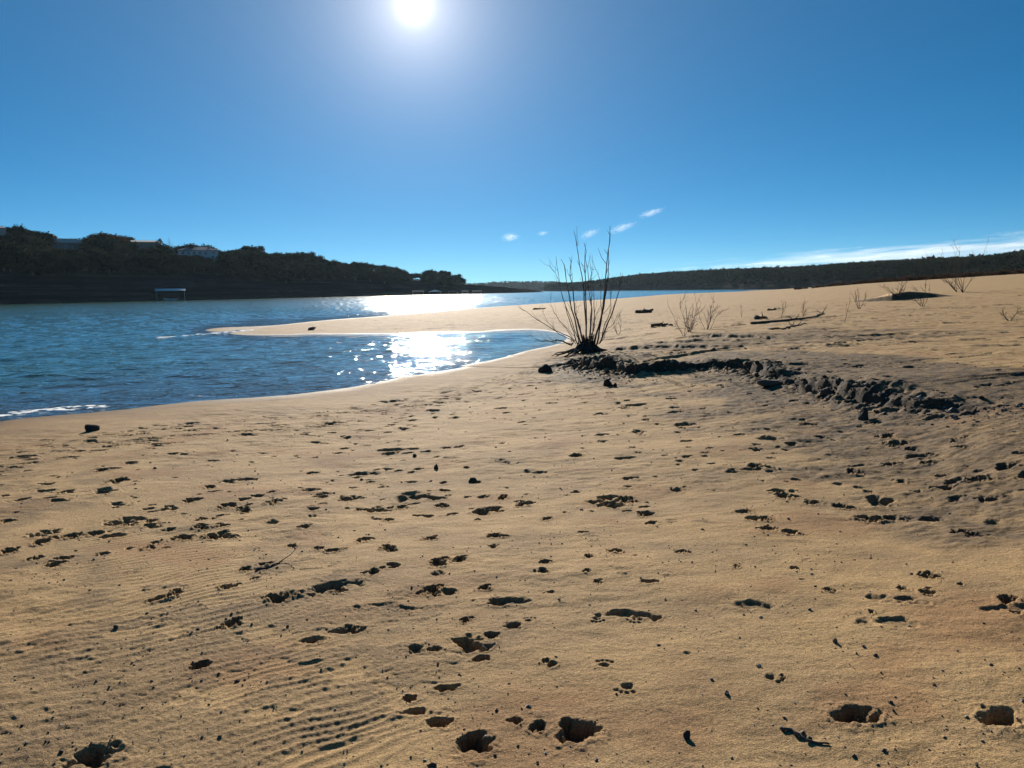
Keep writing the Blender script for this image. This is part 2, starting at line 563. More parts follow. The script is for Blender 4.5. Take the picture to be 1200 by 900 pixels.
# -- undulations and wind texture ----------------------------------------------
rr = R2[S]
fine = 1 - sstep(14, 30, rr)
rgh = .55 + .45 * sstep(-.25, .35, perlin(x * .45, y * .45, 70))
Z[S] += land * (.022 * fbm(x * .33, y * .42, 2, 71) + .014 * fbm(x * 1.0, y * 1.3, 2, 73) * rgh)
ripple_calm = 1 - .75 * np.clip(1.25 * np.exp(-(_axd / np.interp(_axt, [0, .4, 1], [.80, .42, .32])) ** 2), 0, 1)
Z[S] += land * rgh * ripple_calm * (.0085 * perlin(x * 2.6, y * 3.6, 75) + .0055 * perlin(x * 5.3, y * 9, 76)) * (1 + 1.2 * sstep(8, 20, rr))
ripple_calm = 1 - .75 * np.clip(1.25 * np.exp(-(_axd / np.interp(_axt, [0, .4, 1], [.75, .35, .30])) ** 2), 0, 1)
Z[S] += land * fine * rgh * ripple_calm * (.0036 * perlin(x * 9, y * 15, 77) + .0019 * perlin(x * 22, y * 32, 78) + .0010 * perlin(x * 48, y * 52, 79))
# long, low drag lines running across the beach
stri = perlin(x * .35 + y * .5, y * 6.0 - x * 1.3, 80)
Z[S] += land * .0045 * stri * sstep(-.1, .4, perlin(x * .3, y * .3, 81)) * (1 - sstep(25, 45, rr))

# wind ripples in the left foreground
c1, c2 = at_z(150, 600, .33)[:2], at_z(385, 890, .55)[:2]
ax_d, ax_t = poly_sd(x, y, np.array([c1, at_z(215, 690, .42)[:2], at_z(285, 765, .48)[:2], c2]))
rip_m = np.exp(-(ax_d / np.interp(ax_t, [0, .4, 1], [.80, .42, .32])) ** 2) * sstep(2.2, 2.8, rr) * (1 - sstep(8.5, 10.5, rr))
rip_m2 = np.exp(-(((x - at_z(90, 770, .45)[0]) / 1.1) ** 2 + ((y - at_z(90, 770, .45)[1]) / 1.2) ** 2)) * 1.2
rip_m = np.clip(rip_m * 1.25, 0, 1)
al = R(34)
ph = (-x * math.sin(al) + y * math.cos(al)) / .066 + 1.3 * perlin(x * 1.6, y * 1.6, 82) + .35 * perlin(x * 5, y * 5, 83)
w1 = (.5 + .5 * np.sin(2 * np.pi * ph)) ** 1.6
ph2 = (-x * math.sin(al * .9) + y * math.cos(al * .9)) / .095 + 1.4 * perlin(x * 1.1, y * 1.1, 84)
w2 = (.5 + .5 * np.sin(2 * np.pi * ph2)) ** 1.8
Z[S] += land * (.0056 * w1 * rip_m * (.75 + .5 * perlin(x * 1.3, y * 1.3, 85)) - .006 * rip_m + .0032 * w2 * rip_m2)
# faint second ripple fields further right in the foreground
rip3 = sstep(.05, .5, perlin(x * .5 + 3, y * .6, 86)) * (1 - sstep(6, 9, rr)) * .5
Z[S] += .0022 * rip3 * (.5 + .5 * np.sin(2 * np.pi * (ph * .45 + .3 * perlin(x * 2, y * 2, 87)))) * land
# crusty patches with crumbled edges, left foreground
crn = fbm(x * 1.6, y * 2.4, 5, 88, .6)
cr_zone = np.exp(-(((x + 1.35) / 1.1) ** 2 + ((y - 3.3) / 1.5) ** 2)) 
crust = sstep(.42, .50, cr_zone * .75 + crn * .45) * (1 - sstep(6, 8, rr))
Z[S] += crust * (.005 + .0022 * perlin(x * 52, y * 52, 89) + .002 * perlin(x * 26, y * 26, 90))
SILT[S] = np.maximum(SILT[S], crust * .45)
# duller, coarser sand left of the rippled band and below it; the band itself is clean blown sand
left_of = np.maximum(sstep(.22, .42, -ax_d), .55 * sstep(.25, .6, ax_d)) * (1 - sstep(8, 13, rr))
SILT[S] = np.maximum(SILT[S], .5 * left_of * sstep(-.25, .3, fbm(x * 1.1, y * 1.4, 4, 92)))
RED[S] = sstep(.1, .6, fbm(x * .8, y * 1.0, 3, 91) + .55 * np.exp(-(((x - .9) / .9) ** 2 + ((y - 3.1) / .6) ** 2)) - .1)


# -- footprints, paw marks and kicked holes --------------------------------------
def dent(cx, cy, a, b, rot, depth, seed, rim=.22, ragged=.35, shade_mud=.6):
    rc = math.hypot(cx, cy); tc_ = math.atan2(cx, cy); m = max(a, b) * 2.4
    i0, i1 = np.searchsorted(RR, rc - m), np.searchsorted(RR, rc + m)
    j0, j1 = np.searchsorted(TT, tc_ - m / rc), np.searchsorted(TT, tc_ + m / rc)
    if i1 - i0 < 2 or j1 - j0 < 2: return
    xs, ys = X[i0:i1, j0:j1] - cx, Y[i0:i1, j0:j1] - cy
    u = xs * math.cos(rot) + ys * math.sin(rot); v = -xs * math.sin(rot) + ys * math.cos(rot)
    f = 1.1 / max(a, b)
    q = np.sqrt((u / a) ** 2 + (v / b) ** 2) + ragged * fbm(xs * f + seed * 1.7, ys * f, 3, 100 + seed % 50, .6)
    q = q + .22 * v / b                      # the wall nearer the sun is the steeper one
    pit = 1 - sstep(.15 + .5 * ((seed * .37) % 1), 1.08, q)
    Zs = Z[i0:i1, j0:j1]
    Zs += -depth * pit * (1 + .22 * perlin(xs * f * 3 + seed, ys * f * 3, 7)) + rim * depth * np.exp(-((q - 1.28) / .25) ** 2)
    Ds = SHADE_MUD[i0:i1, j0:j1]
    np.maximum(Ds, shade_mud * (1 - sstep(.5, .95, q)), out=Ds)  # shade inside holes painted into the colour; mud tone for streaks and scraps


def ok_spot(cx, cy): return float(base_h(cx, cy)) > .09


# the large holes that stand out in the photograph: px, py, width px, height px
BIG = [(558, 868, 42, 26), (678, 855, 46, 28), (630, 850, 20, 14), (1002, 838, 45, 20), (1172, 842, 38, 20), (108, 884, 48, 22), (503, 692, 30, 20), (437, 673, 26, 15),
       (515, 662, 30, 16), (540, 658, 24, 15), (636, 671, 18, 12), (639, 660, 18, 10), (395, 692, 24, 11), (327, 704, 36, 12), (270, 730, 30, 11), (235, 777, 22, 9), (368, 748, 30, 9), (411, 737, 24, 8),
       (545, 727, 18, 9), (575, 745, 20, 9), (553, 755, 16, 7), (565, 770, 22, 8), (510, 760, 20, 7), (523, 803, 30, 9), (480, 815, 18, 9), (487, 831, 34, 9), (516, 843, 34, 12), (640, 776, 12, 6), (648, 780, 12, 6),
       (604, 843, 20, 9), (1083, 678, 22, 9), (1057, 692, 16, 7), (1088, 698, 24, 11), (1178, 706, 28, 12), (1190, 719, 18, 6), (970, 694, 16, 6), (1122, 626, 22, 10), (1145, 629, 40, 6), (1030, 607, 60, 9), (917, 580, 26, 9), (885, 609, 34, 9), (870, 600, 26, 6), (925, 624, 24, 10), (900, 621, 30, 7),
       (955, 588, 24, 8), (985, 593, 30, 6), (208, 696, 18, 8), (185, 703, 30, 7), (323, 588, 20, 11), (45, 654, 18, 9), (65, 662, 24, 9), (47, 635, 22, 8), (10, 645, 24, 8), (80, 628, 40, 6), (115, 625, 20, 6), (123, 648, 18, 7), (8, 610, 16, 8), (80, 577, 22, 8),
       (140, 564, 26, 9), (260, 615, 18, 6), (235, 616, 22, 14), (215, 628, 26, 14), (255, 627, 44, 9), (175, 640, 18, 10), (238, 606, 16, 10), (157, 613, 16, 7), (268, 591, 26, 8), (286, 597, 22, 8), (246, 570, 18, 7), (288, 668, 22, 6), (310, 663, 20, 7), (268, 690, 26, 7), (300, 679, 16, 6),
       (720, 590, 44, 12), (735, 583, 24, 10), (758, 600, 26, 11), (700, 587, 40, 6), (765, 612, 20, 8), (590, 581, 18, 10), (616, 588, 26, 8), (674, 535, 22, 8), (723, 646, 20, 8), (690, 654, 16, 8), (640, 607, 20, 6), (455, 644, 26, 14), (430, 633, 24, 7), (520, 592, 22, 10), (470, 594, 22, 6), (457, 609, 18, 6),
       (504, 631, 20, 9), (580, 629, 34, 7), (577, 641, 18, 9), (560, 608, 10, 5), (567, 689, 24, 8), (688, 672, 12, 6), (700, 683, 14, 6), (800, 646, 20, 7), (862, 665, 12, 5), (885, 546, 28, 10), (1000, 554, 22, 9), (910, 575, 26, 8), (1046, 543, 22, 7), (1075, 533, 30, 8), (1085, 541, 20, 7), (1057, 562, 18, 9), (1110, 570, 24, 7), (1180, 546, 30, 7), (1145, 560, 30, 6),
       (195, 640, 10, 5), (340, 640, 14, 6), (390, 648, 28, 7), (375, 645, 18, 9), (1125, 688, 10, 4), (1020, 720, 12, 5), (930, 668, 12, 5), (1040, 510, 26, 7), (1050, 518, 24, 6), (1065, 524, 16, 6), (1128, 524, 24, 6), (1120, 516, 16, 6), (930, 520, 26, 8), (960, 511, 18, 7), (945, 497, 20, 7)]
sd = 0
for px, py, w, h in BIG:
    p = march(px, py, base_h)
    r = math.hypot(p[0], p[1]); dist = math.hypot(r, CAMZ - p[2])
    a = w * dist / FPX / 2 * .84
    b = max(h * dist * dist / FPX / (CAMZ - p[2]) / 2 * .8, a * .45)
    b = min(b, a * 1.25)
    sd += 1
    if py < 742:                                   # broken, scuffed prints: several small dents side by side
        for q in range(RS.randint(3, 6)):
            sd += 1; e = RS.uniform(.25, .5)
            dent(p[0] + a * RS.uniform(-.9, .9), p[1] + b * RS.uniform(-1.0, 1.0), a * e, b * e * RS.uniform(.7, 1.2), RS.uniform(-.6, .6), min(.05, .012 + .5 * a * e), sd, rim=.2, ragged=.6, shade_mud=.8)
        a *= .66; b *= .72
    dent(p[0], p[1], a * 1.0, b * 1.0, -math.atan2(p[0], p[1]) + RS.uniform(-.25, .25), min(.105, .018 + .70 * min(a, b)), sd, rim=.10, ragged=.42, shade_mud=.9)
# clear paw marks close by
for px, py, k in [(735, 806, 1.0), (746, 727, .9), (708, 781, .9), (700, 727, .8), (905, 795, .9), (620, 729, .8)]:
    p = march(px, py, base_h); ang = RS.uniform(0, 6.28); sd += 5
    dent(p[0], p[1], .030 * k, .024 * k, ang, .013, sd, rim=.15, ragged=.25, shade_mud=.5)
    for q in (-.75, -.25, .25, .75):
        dent(p[0] + .052 * k * math.cos(ang + 1.57 + q), p[1] + .052 * k * math.sin(ang + 1.57 + q), .014 * k, .011 * k, ang, .012, sd + 1, rim=.1, ragged=.2, shade_mud=.5)
# trails of people and dogs
for k in range(26):
    r0 = RS.uniform(4, 24); t0 = RS.uniform(-.55, .52)
    px_, py_ = r0 * math.sin(t0), r0 * math.cos(t0)
    hd = RS.uniform(0, 2 * math.pi); dog = RS.rand() < .55
    step = .33 if dog else .64
    for s in range(RS.randint(8, 22)):
        hd += RS.normal(0, .09)
        px_ += step * math.cos(hd); py_ += step * math.sin(hd)
        side = .06 if dog else .10
        cx, cy = px_ - math.sin(hd) * side * (-1) ** s, py_ + math.cos(hd) * side * (-1) ** s
        if math.hypot(cx, cy) < 3.6 or not ok_spot(cx, cy): continue
        sd += 1
        if dog: dent(cx, cy, .052, .042, hd, RS.uniform(.014, .03), sd, rim=.12, ragged=.5, shade_mud=.45)
        else: dent(cx, cy, .135, .055, hd, RS.uniform(.010, .026), sd, rim=.18, ragged=.8, shade_mud=.4)
# scattered scuffs and hollows
n = 0
while n < 2600:
    r = math.sqrt(RS.uniform(3.2 ** 2, 27 ** 2)) if n % 3 else RS.uniform(6, 17); t = RS.uniform(-.60, .60)
    cx, cy = r * math.sin(t), r * math.cos(t)
    n += 1
    dens = .5 + .7 * float(perlin(cx * .5, cy * .5, 95))
    if r < 6: dens *= .45
    if RS.rand() > dens or not ok_spot(cx, cy): continue
    sd += 1
    a = (.022 + RS.exponential(.032)) * (.75 if r < 6 else 1)
    dent(cx, cy, a, a * RS.uniform(.45, .95), RS.uniform(0, 3.14), min(.045, .008 + a * RS.uniform(.2, .5)), sd, rim=.10, ragged=.6, shade_mud=.4)
# scraps and hummocks on the spit and the far flats
for k in range(420):
    r = RS.uniform(30, 74); t = R(RS.uniform(-17, 34)); cx, cy = r * math.sin(t), r * math.cos(t)
    if float(base_h(cx, cy)) < .05: continue
    sd += 1
    dent(cx, cy, RS.uniform(.15, .6), RS.uniform(.10, .30), RS.uniform(-.4, .4), RS.uniform(.015, .045) * RS.choice([-.8, 1]), sd, rim=.3, ragged=.6, shade_mud=RS.uniform(.2, .8))
# streaks and lumps of mud on the flat behind the bank
for k in range(420):
    r = RS.uniform(19, 62); t = R(RS.uniform(4.5, 34)); cx, cy = r * math.sin(t), r * math.cos(t)
    if float(perlin(cx * .12, cy * .2, 96)) < RS.uniform(-.5, .5) or not ok_spot(cx, cy): continue
    sd += 1
    dent(cx, cy, RS.uniform(.12, .5), RS.uniform(.07, .2), RS.uniform(-.3, .5), RS.uniform(.02, .05) * RS.choice([-.7, 1]), sd, rim=.3, ragged=.6, shade_mud=.75)
# wrack line: thin dark scraps pressed into the sand near the water
for k in range(260):
    t = RS.uniform(-.62, .1); r = None
    for rr_ in np.linspace(8, 34, 80):
        if base_h(rr_ * math.sin(t), rr_ * math.cos(t)) < .10: r = rr_ - RS.uniform(.2, 2.2); break
    if r is None: continue
    sd += 1
    dent(r * math.sin(t), r * math.cos(t), RS.uniform(.06, .18), RS.uniform(.03, .06), RS.uniform(-.3, .3), RS.uniform(.008, .02), sd, rim=.4, ragged=.6, shade_mud=.7)

WET = np.clip(1 - (Z - .004 + .006 * perlin(X * .8, Y * .8, 97)) / .03, 0, 1)


def ground_h(x, y):
    x, y = np.asarray(x, float), np.asarray(y, float)
    return bilin(np.arctan2(x, y), np.hypot(x, y), TT, RR, Z)


def on_ground(px, py, r1=300): return march(px, py, ground_h, r1=r1)


# sheet mesh (closed ring in azimuth: last column repeats the first direction)
idx = np.arange(NR * NTH).reshape(NR, NTH)
quads = np.stack([idx[:-1, :-1], idx[:-1, 1:], idx[1:, 1:], idx[1:, :-1]], -1).reshape(-1, 4)[:, ::-1]
V = np.stack([X, Y, Z], -1).reshape(-1, 3)
V = np.concatenate([V, [[0, 0, float(Z[0].mean())]]])
fan = np.stack([idx[0, :-1], np.full(NTH - 1, len(V) - 1), idx[0, 1:]], -1)
gme = mesh_np('ground', V, [quads, fan], True)
ca = gme.attributes.new('cover', 'FLOAT_COLOR', 'POINT')
cc = np.stack([SILT, WET, SHADE_MUD, RED], -1).reshape(-1, 4)
cc = np.concatenate([cc, [[0, 0, 0, 0]]]).astype(np.float32)
ca.data.foreach_set('color', cc.ravel())

t = NT('beach_sand')
p = t.pos()
at = t.n('ShaderNodeAttribute', attribute_name='cover')
sep = t.n('ShaderNodeSeparateColor'); t.t.links.new(at.outputs['Color'], sep.inputs[0])
silt, wet, shade_mud, red = sep.outputs[0], sep.outputs[1], sep.outputs[2], at.outputs['Alpha']
big = t.noise(p, .35, 4, .6)
mid = t.noise(t.vmul(p, (1, 1.4, 1)), 2.6, 5, .62)
gr = t.noise(p, 160, 3, .7)
gr2 = t.noise(p, 620, 2, .7)
col = t.mix(t.mapr(mid, .3, .7, 0, 1), (.338, .208, .090), (.458, .297, .136))
col = t.mix(t.math('MULTIPLY', t.mapr(big, .35, .7, 0, 1), .55), col, (.395, .262, .128))
col = t.mix(t.math('MULTIPLY', t.mapr(t.noise(t.vmul(p, (.8, 1.3, 1)), 1.1, 6, .68, .6), .48, .66, 0, 1), .45), col, (.255, .165, .088))
col = t.mix(t.math('MULTIPLY', red, .55), col, (.29, .150, .066))
col = t.mix(t.math('MULTIPLY', silt, t.mapr(t.noise(p, 5, 4, .65), .3, .62, .35, 1.0)), col, (.094, .069, .048))
col = t.mix(t.math('MULTIPLY', shade_mud, t.mapr(t.noise(p, 24, 3, .6), .3, .6, .5, 1.0)), col, (.050, .038, .028))  # painted shade of holes and bank faces, plus dark mud streaks
sepz = t.n('ShaderNodeSeparateXYZ'); t.set(sepz.inputs[0], p)
strand = t.math('MULTIPLY', t.mapr(sepz.outputs['Z'], .03, .20, 1, 0), t.mapr(t.noise(t.vmul(p, (.6, 1, 1)), 1.4, 4, .6), .3, .65, .1, .75))
col = t.mix(strand, col, (.25, .160, .085))
g = t.math('ADD', t.math('ADD', t.mapr(gr, .25, .75, .30, 1.70), t.mapr(t.noise(p, 55, 2, .6), .3, .7, -.14, .14)), t.mapr(gr2, .3, .7, -.22, .22))
sc = t.n('ShaderNodeVectorMath', operation='SCALE'); t.set(sc.inputs[0], col); t.set(sc.inputs['Scale'], g)
col = t.mix(t.math('MULTIPLY', wet, .62), sc.outputs[0], (.12, .085, .055))
h = t.math('ADD', t.math('MULTIPLY', t.noise(p, 38, 5, .7), 1.0), t.math('MULTIPLY', gr, .45))
nrm_ = t.bump(h, .7, .016)
rough = t.mapr(wet, .3, 1, .85, .62)
sand_mat = t.bsdf(col, rough, t.mapr(wet, .2, 1, .06, .03), nrm_)
ground = link('ground', gme, sand_mat)
tag(ground, kind='structure')
del V, quads, cc

# ----------------------------------------------------------------------------
# water: its surface at z = 0, real wave heights
# ----------------------------------------------------------------------------
r, rows = 6.0, []
while r < 4000:
    rows.append(r)
    r *= 1 + (0.0042 if r < 60 else .0042 + min(1, (r - 60) / 100) * .0048 if r < 900 else .04)
WR = np.array(rows)
WT = np.concatenate([np.linspace(-1.75, -.66, 120)[:-1], np.linspace(-.66, .42, 640)[:-1], np.linspace(.42, 1.2, 40)])
wt2, wr2 = np.meshgrid(WT, WR)
wx, wy = wr2 * np.sin(wt2), wr2 * np.cos(wt2)
wh = bilin(wt2.ravel(), wr2.ravel(), TT, RR, Z).reshape(wx.shape)
depth = np.clip(-wh, 0, 3)
tip = at_z(255, 390, 0)
lag = sstep(-.05, .10, wx / wr2 - (tip[0] / math.hypot(tip[0], tip[1])) + .06) * (1 - sstep(38, 46, wr2))   # sheltered lagoon
att = sstep(0.0, .22, depth) * (1 - .2 * lag)
hz = np.zeros_like(wx)
rw = np.random.RandomState(5)
for k in range(26):
    lam = math.exp(rw.uniform(math.log(.35), math.log(2.2)))
    a = rw.normal(0, .55) + math.pi / 2 + .25
    kx, ky = math.cos(a) * 2 * math.pi / lam, math.sin(a) * 2 * math.pi / lam
    ok = sstep(2.5, 5.0, lam / (wr2 * .0045))
    amp = .0046 * lam ** .9
    phs = kx * wx + ky * wy + rw.uniform(0, 6.28) + 1.6 * perlin(wx * .12, wy * .12, 200 + k)
    hz += ok * amp * np.sin(phs)
hz = hz + .35 * np.abs(hz)
# chop further out, at a size the rows can carry
cell = np.log(wr2) / .0062
farw = sstep(25, 90, wr2)
hz += farw * np.minimum(wr2 * .0062 * .095, .12) * perlin(cell / 2.6, wt2 / .0062 + .8 * perlin(cell / 8, wt2 / .02, 3), 220)
hz *= att
# small breaker running along the near shore and round the spit
br = np.exp(-((depth - .03) / .014) ** 2) * sstep(-.45, .1, perlin(wx * .35, wy * .35, 230)) * (1 - lag * .8) * (1 - sstep(24, 34, wr2))
hz += .03 * br * (.6 + .5 * perlin(wx * 3, wy * 3, 231))
foam = br * np.clip(.55 + .9 * fbm(wx * 5, wy * 5, 3, 233), 0, 1)
sp = at_z(225, 391, 0); se = at_z(290, 388, 0)
fd, fa = poly_sd(wx, wy, np.array([at_z(190, 396, 0)[:2], at_z(235, 392, 0)[:2], at_z(292, 387, 0)[:2]]))
tipf = np.exp(-(fd / .45) ** 2) * np.clip(.45 + .9 * fbm(wx * 2.2, wy * 2.2, 3, 235), 0, 1)
foam = np.clip(foam + tipf, 0, 1); hz += .03 * tipf
idx = np.arange(wx.size).reshape(wx.shape)
quads = np.stack([idx[:-1, :-1], idx[:-1, 1:], idx[1:, 1:], idx[1:, :-1]], -1).reshape(-1, 4)[:, ::-1]
wme = mesh_np('water', np.stack([wx, wy, hz], -1).reshape(-1, 3), quads, True)
fa_ = wme.attributes.new('foam', 'FLOAT', 'POINT'); fa_.data.foreach_set('value', foam.astype(np.float32).ravel())
sa_ = wme.attributes.new('shoal', 'FLOAT', 'POINT'); sa_.data.foreach_set('value', (1 - sstep(.02, .45, depth)).astype(np.float32).ravel())
ch_ = wme.attributes.new('chop', 'FLOAT', 'POINT'); ch_.data.foreach_set('value', (.045 + .08 * sstep(40, 160, wr2)).astype(np.float32).ravel())
t = NT('lake_water')
p = t.pos()
fo = t.n('ShaderNodeAttribute', attribute_name='foam').outputs['Fac']
fr = t.n('ShaderNodeAttribute', attribute_name='chop').outputs['Fac']     # waves too small to model, as roughness
sh = t.n('ShaderNodeAttribute', attribute_name='shoal').outputs['Fac']
col = t.mix(t.mapr(t.noise(t.vmul(p, (.3, 1, 1)), .06, 3, .5), .35, .65, 0, 1), (.045, .108, .084), (.064, .130, .098))
col = t.mix(sh, col, (.060, .060, .046))
col = t.mix(t.mapr(fo, .25, .6, 0, 1), col, (.78, .80, .80))
w = t.noise(t.vmul(p, (.75, 1, 1)), 3.2, 2.2, .55, .4)
gust = t.mapr(t.noise(t.vmul(p, (.5, 1, 1)), .45, 3, .6), .35, .65, .35, 1.25)
nrm_ = t.bump(t.math('MULTIPLY', w, gust), 1.0, .072)
water_mat = t.bsdf(col, t.math('MAXIMUM', t.mapr(fo, .25, .6, 0, .8), fr), t.mapr(fo, .2, .6, .5, .2), nrm_, IOR=1.333)
water = link('water', wme, water_mat)
tag(water, kind='structure')
#PART2
# ----------------------------------------------------------------------------
# the far shores
# ----------------------------------------------------------------------------
def interp_px(pairs):
    a = sorted((theta_of(px, py), px, py) for px, py in pairs)
    return np.array([q[0] for q in a]), np.array([q[1] for q in a]), np.array([q[2] for q in a])


def elev_profile(pairs):
    """theta -> tangent of elevation seen from the viewpoint"""
    a = []
    for px, py in pairs:
        d = ray(px, py); a.append((math.atan2(d[0], d[1]), d[2] / math.hypot(d[0], d[1])))
    a.sort(); return np.array(a)


class Hill:
    """terrain rising from a waterline at distance r_w(theta); skyline fixed by real heights"""
    def __init__(s, name, rw, ridge, tree_line, ridge_d, bank_d, t0, t1, nt, seed, tree_h, back=400.):
        s.rw = np.array([(theta_of(px), r) for px, r in rw]); s.ridge = elev_profile(ridge); s.tl = elev_profile(tree_line)
        s.ridge_d, s.bank_d, s.seed, s.tree_h, s.back = ridge_d, bank_d, seed, tree_h, back
        s.t0, s.t1, s.name, s.nt = t0, t1, name, nt

    def r_w(s, t): return np.interp(t, s.rw[:, 0], s.rw[:, 1])
    def sky(s, t, r): return CAMZ + r * np.interp(t, s.ridge[:, 0], s.ridge[:, 1])

    def h(s, x, y):
        x, y = np.asarray(x, float), np.asarray(y, float)
        t, r = np.arctan2(x, y), np.hypot(x, y)
        rw = s.r_w(t) + 2.5 * perlin(x * .03, y * .03, s.seed)
        rb, rr_ = rw + s.bank_d, rw + s.ridge_d
        zt = np.maximum(CAMZ + rb * np.interp(t, s.tl[:, 0], s.tl[:, 1]), .8)
        zr = np.maximum(CAMZ + rr_ * np.interp(t, s.ridge[:, 0], s.ridge[:, 1]) - s.tree_h, zt * .9)
        u = np.clip((r - rw) / s.bank_d, -1, 1)
        v = np.clip((r - rb) / (s.ridge_d - s.bank_d), 0, 1)
        z = np.where(r < rb, zt * np.sign(u) * np.abs(u) ** .8, zt + (zr - zt) * (v ** .9))
        z = np.where(r > rr_, zr - (r - rr_) * .02, z)
        # ledges of rock left by the falling lake
        st = 1.35
        n = fbm(x * .02, y * .02, 3, s.seed + 2) * 1.2
        zz = z + n
        led = (np.floor(zz / st) + sstep(.55, .98, zz / st - np.floor(zz / st))) * st - n
        k = np.clip((r - rw) / 8, 0, 1) * (1 - sstep(.0, .5, v))
        z = z + (led - z) * .75 * k + (.5 * fbm(x * .08, y * .08, 3, s.seed + 4)) * np.clip((r - rw) / 20, 0, 1)
        end = np.clip(np.minimum(t - s.t0, s.t1 - t) / .02, 0, 1)
        return np.where(r < rw - 4, -3.5, z * end - 3 * (1 - end))

    def build(s, mat, rows):
        t = np.linspace(s.t0, s.t1, s.nt)
        k = np.concatenate([np.linspace(-8, s.bank_d, rows), np.linspace(s.bank_d, s.ridge_d, rows // 2)[1:], s.ridge_d + np.array([15, 60, 150, s.back])])
        r = s.r_w(t)[None] + k[:, None]
        x, y = r * np.sin(t), r * np.cos(t)
        z = s.h(x, y)
        idx = np.arange(x.size).reshape(x.shape)
        q = np.stack([idx[:-1, :-1], idx[:-1, 1:], idx[1:, 1:], idx[1:, :-1]], -1).reshape(-1, 4)[:, ::-1]
        me = mesh_np(s.name, np.stack([x, y, z], -1).reshape(-1, 3), q, True)
        lv = np.clip((k[:, None] - s.bank_d * .8) / (s.bank_d * .35) + .5 * perlin(x * .05, y * .05, 9), 0, 1)
        a = me.attributes.new('soil', 'FLOAT', 'POINT'); a.data.foreach_set('value', lv.astype(np.float32).ravel())
        o = link(s.name, me, mat); tag(o, kind='structure')
        return o


t = NT('bluff_rock')
p = t.pos()
soil = t.n('ShaderNodeAttribute', attribute_name='soil').outputs['Fac']
st = t.noise(t.vmul(p, (.012, .012, .75)), 1.0, 5, .65)
col = t.mix(t.mapr(st, .36, .62, 0, 1), (.020, .018, .017), (.070, .061, .052))
col = t.mix(t.mapr(t.noise(p, .09, 4, .6), .42, .62, 0, .8), col, (.035, .032, .024))
col = t.mix(soil, col, t.mix(t.mapr(t.noise(p, .12, 4, .6), .4, .6, 0, 1), (.022, .024, .014), (.042, .034, .022)))
rock_mat = t.bsdf(col, .95, .0, t.bump(t.noise(p, .6, 4, .65), .8, .8))

LEFT_SKY = [(-700, 235), (-300, 250), (-60, 262), (0, 266), (20, 263), (36, 272), (51, 268), (65, 276), (72, 277), (90, 279), (104, 274), (115, 271), (130, 273), (144, 277), (150, 280), (181, 285), (199, 284), (229, 286), (256, 291), (275, 290), (296, 287), (303, 289), (315, 296), (330, 296), (357, 294), (370, 299), (381, 305), (402, 305), (429, 308), (455, 311), (468, 314), (480, 318), (489, 320), (504, 316), (522, 318), (538, 322), (548, 330), (561, 332), (600, 335), (625, 339), (640, 342), (660, 345)]
LEFT_TL = [(-700, 290), (0, 308), (200, 311), (300, 320), (400, 325), (500, 331), (545, 333), (600, 337), (660, 345)]
left_hill = Hill('hill', [(-900, 260), (-300, 290), (0, 330), (300, 420), (500, 590), (610, 760), (660, 860)], LEFT_SKY, LEFT_TL, 105, 24, -1.25, theta_of(652), 620, 300, 6.0)
left_hill.build(rock_mat, 120)
RIGHT_SKY = [(640, 333), (655, 330.5), (675, 330), (698, 327.5), (721, 324), (752, 320), (787, 317.5), (810, 316), (833, 314.6), (878, 313), (945, 310), (1030, 304), (1115, 300), (1157, 298), (1197, 292.5), (1400, 285), (1900, 280)]
RIGHT_TL = [(640, 336), (700, 333), (760, 331), (850, 328), (950, 325), (1000, 322), (1100, 318), (1197, 313), (1900, 300)]
right_hill = Hill('hill', [(600, 1500), (650, 1400), (760, 1080), (880, 800), (1000, 620), (1200, 480), (1900, 420)], RIGHT_SKY, RIGHT_TL, 170, 16, theta_of(632), 1.15, 620, 320, 6.0, 600.)
right_hill.build(rock_mat, 90)
FAR_SKY = [(520, 331), (560, 331), (578, 329.5), (590, 329), (620, 328.6), (650, 329), (664, 330.5), (690, 331), (760, 332)]
far_hill = Hill('hill', [(500, 2300), (780, 2300)], FAR_SKY, [(500, 338.5), (780, 335)], 420, 160, theta_of(515), theta_of(765), 200, 340, 6.0, 250.)
far_hill.build(rock_mat, 40)

# ---- trees -------------------------------------------------------------------
def foliage_mat(name, a, b, trans=.15):
    t = NT(name)
    oi = t.n('ShaderNodeObjectInfo')
    p = t.obj()
    f = t.math('ADD', t.math('MULTIPLY', oi.outputs['Random'], .6), t.math('MULTIPLY', t.noise(p, 1.1, 3), .5))
    c = t.mix(t.mapr(f, .2, .9, 0, 1), a, b)
    bs = t.n('ShaderNodeBsdfPrincipled')
    t.set(bs.inputs['Base Color'], c); bs.inputs['Roughness'].default_value = .7; bs.inputs['Specular IOR Level'].default_value = 0
    tr = t.n('ShaderNodeBsdfTranslucent'); t.set(tr.inputs['Color'], c)
    mx = t.n('ShaderNodeMixShader'); mx.inputs[0].default_value = trans
    t.t.links.new(bs.outputs[0], mx.inputs[1]); t.t.links.new(tr.outputs[0], mx.inputs[2])
    t.t.links.new(mx.outputs[0], t.out.inputs['Surface'])
    return t.m


leaf_mat = foliage_mat('oak_leaves', (.015, .024, .012), (.036, .042, .021))
rust_mat = foliage_mat('autumn_leaves', (.10, .050, .026), (.15, .075, .035))
palm_mat = foliage_mat('palm_leaves', (.05, .07, .03), (.07, .09, .035))
bark_mat = simple_mat('bark', (.12, .10, .085), .9, .3, 2.0)
pale_bark = simple_mat('dead_bark', (.20, .175, .15), .9, .3, 2.0)


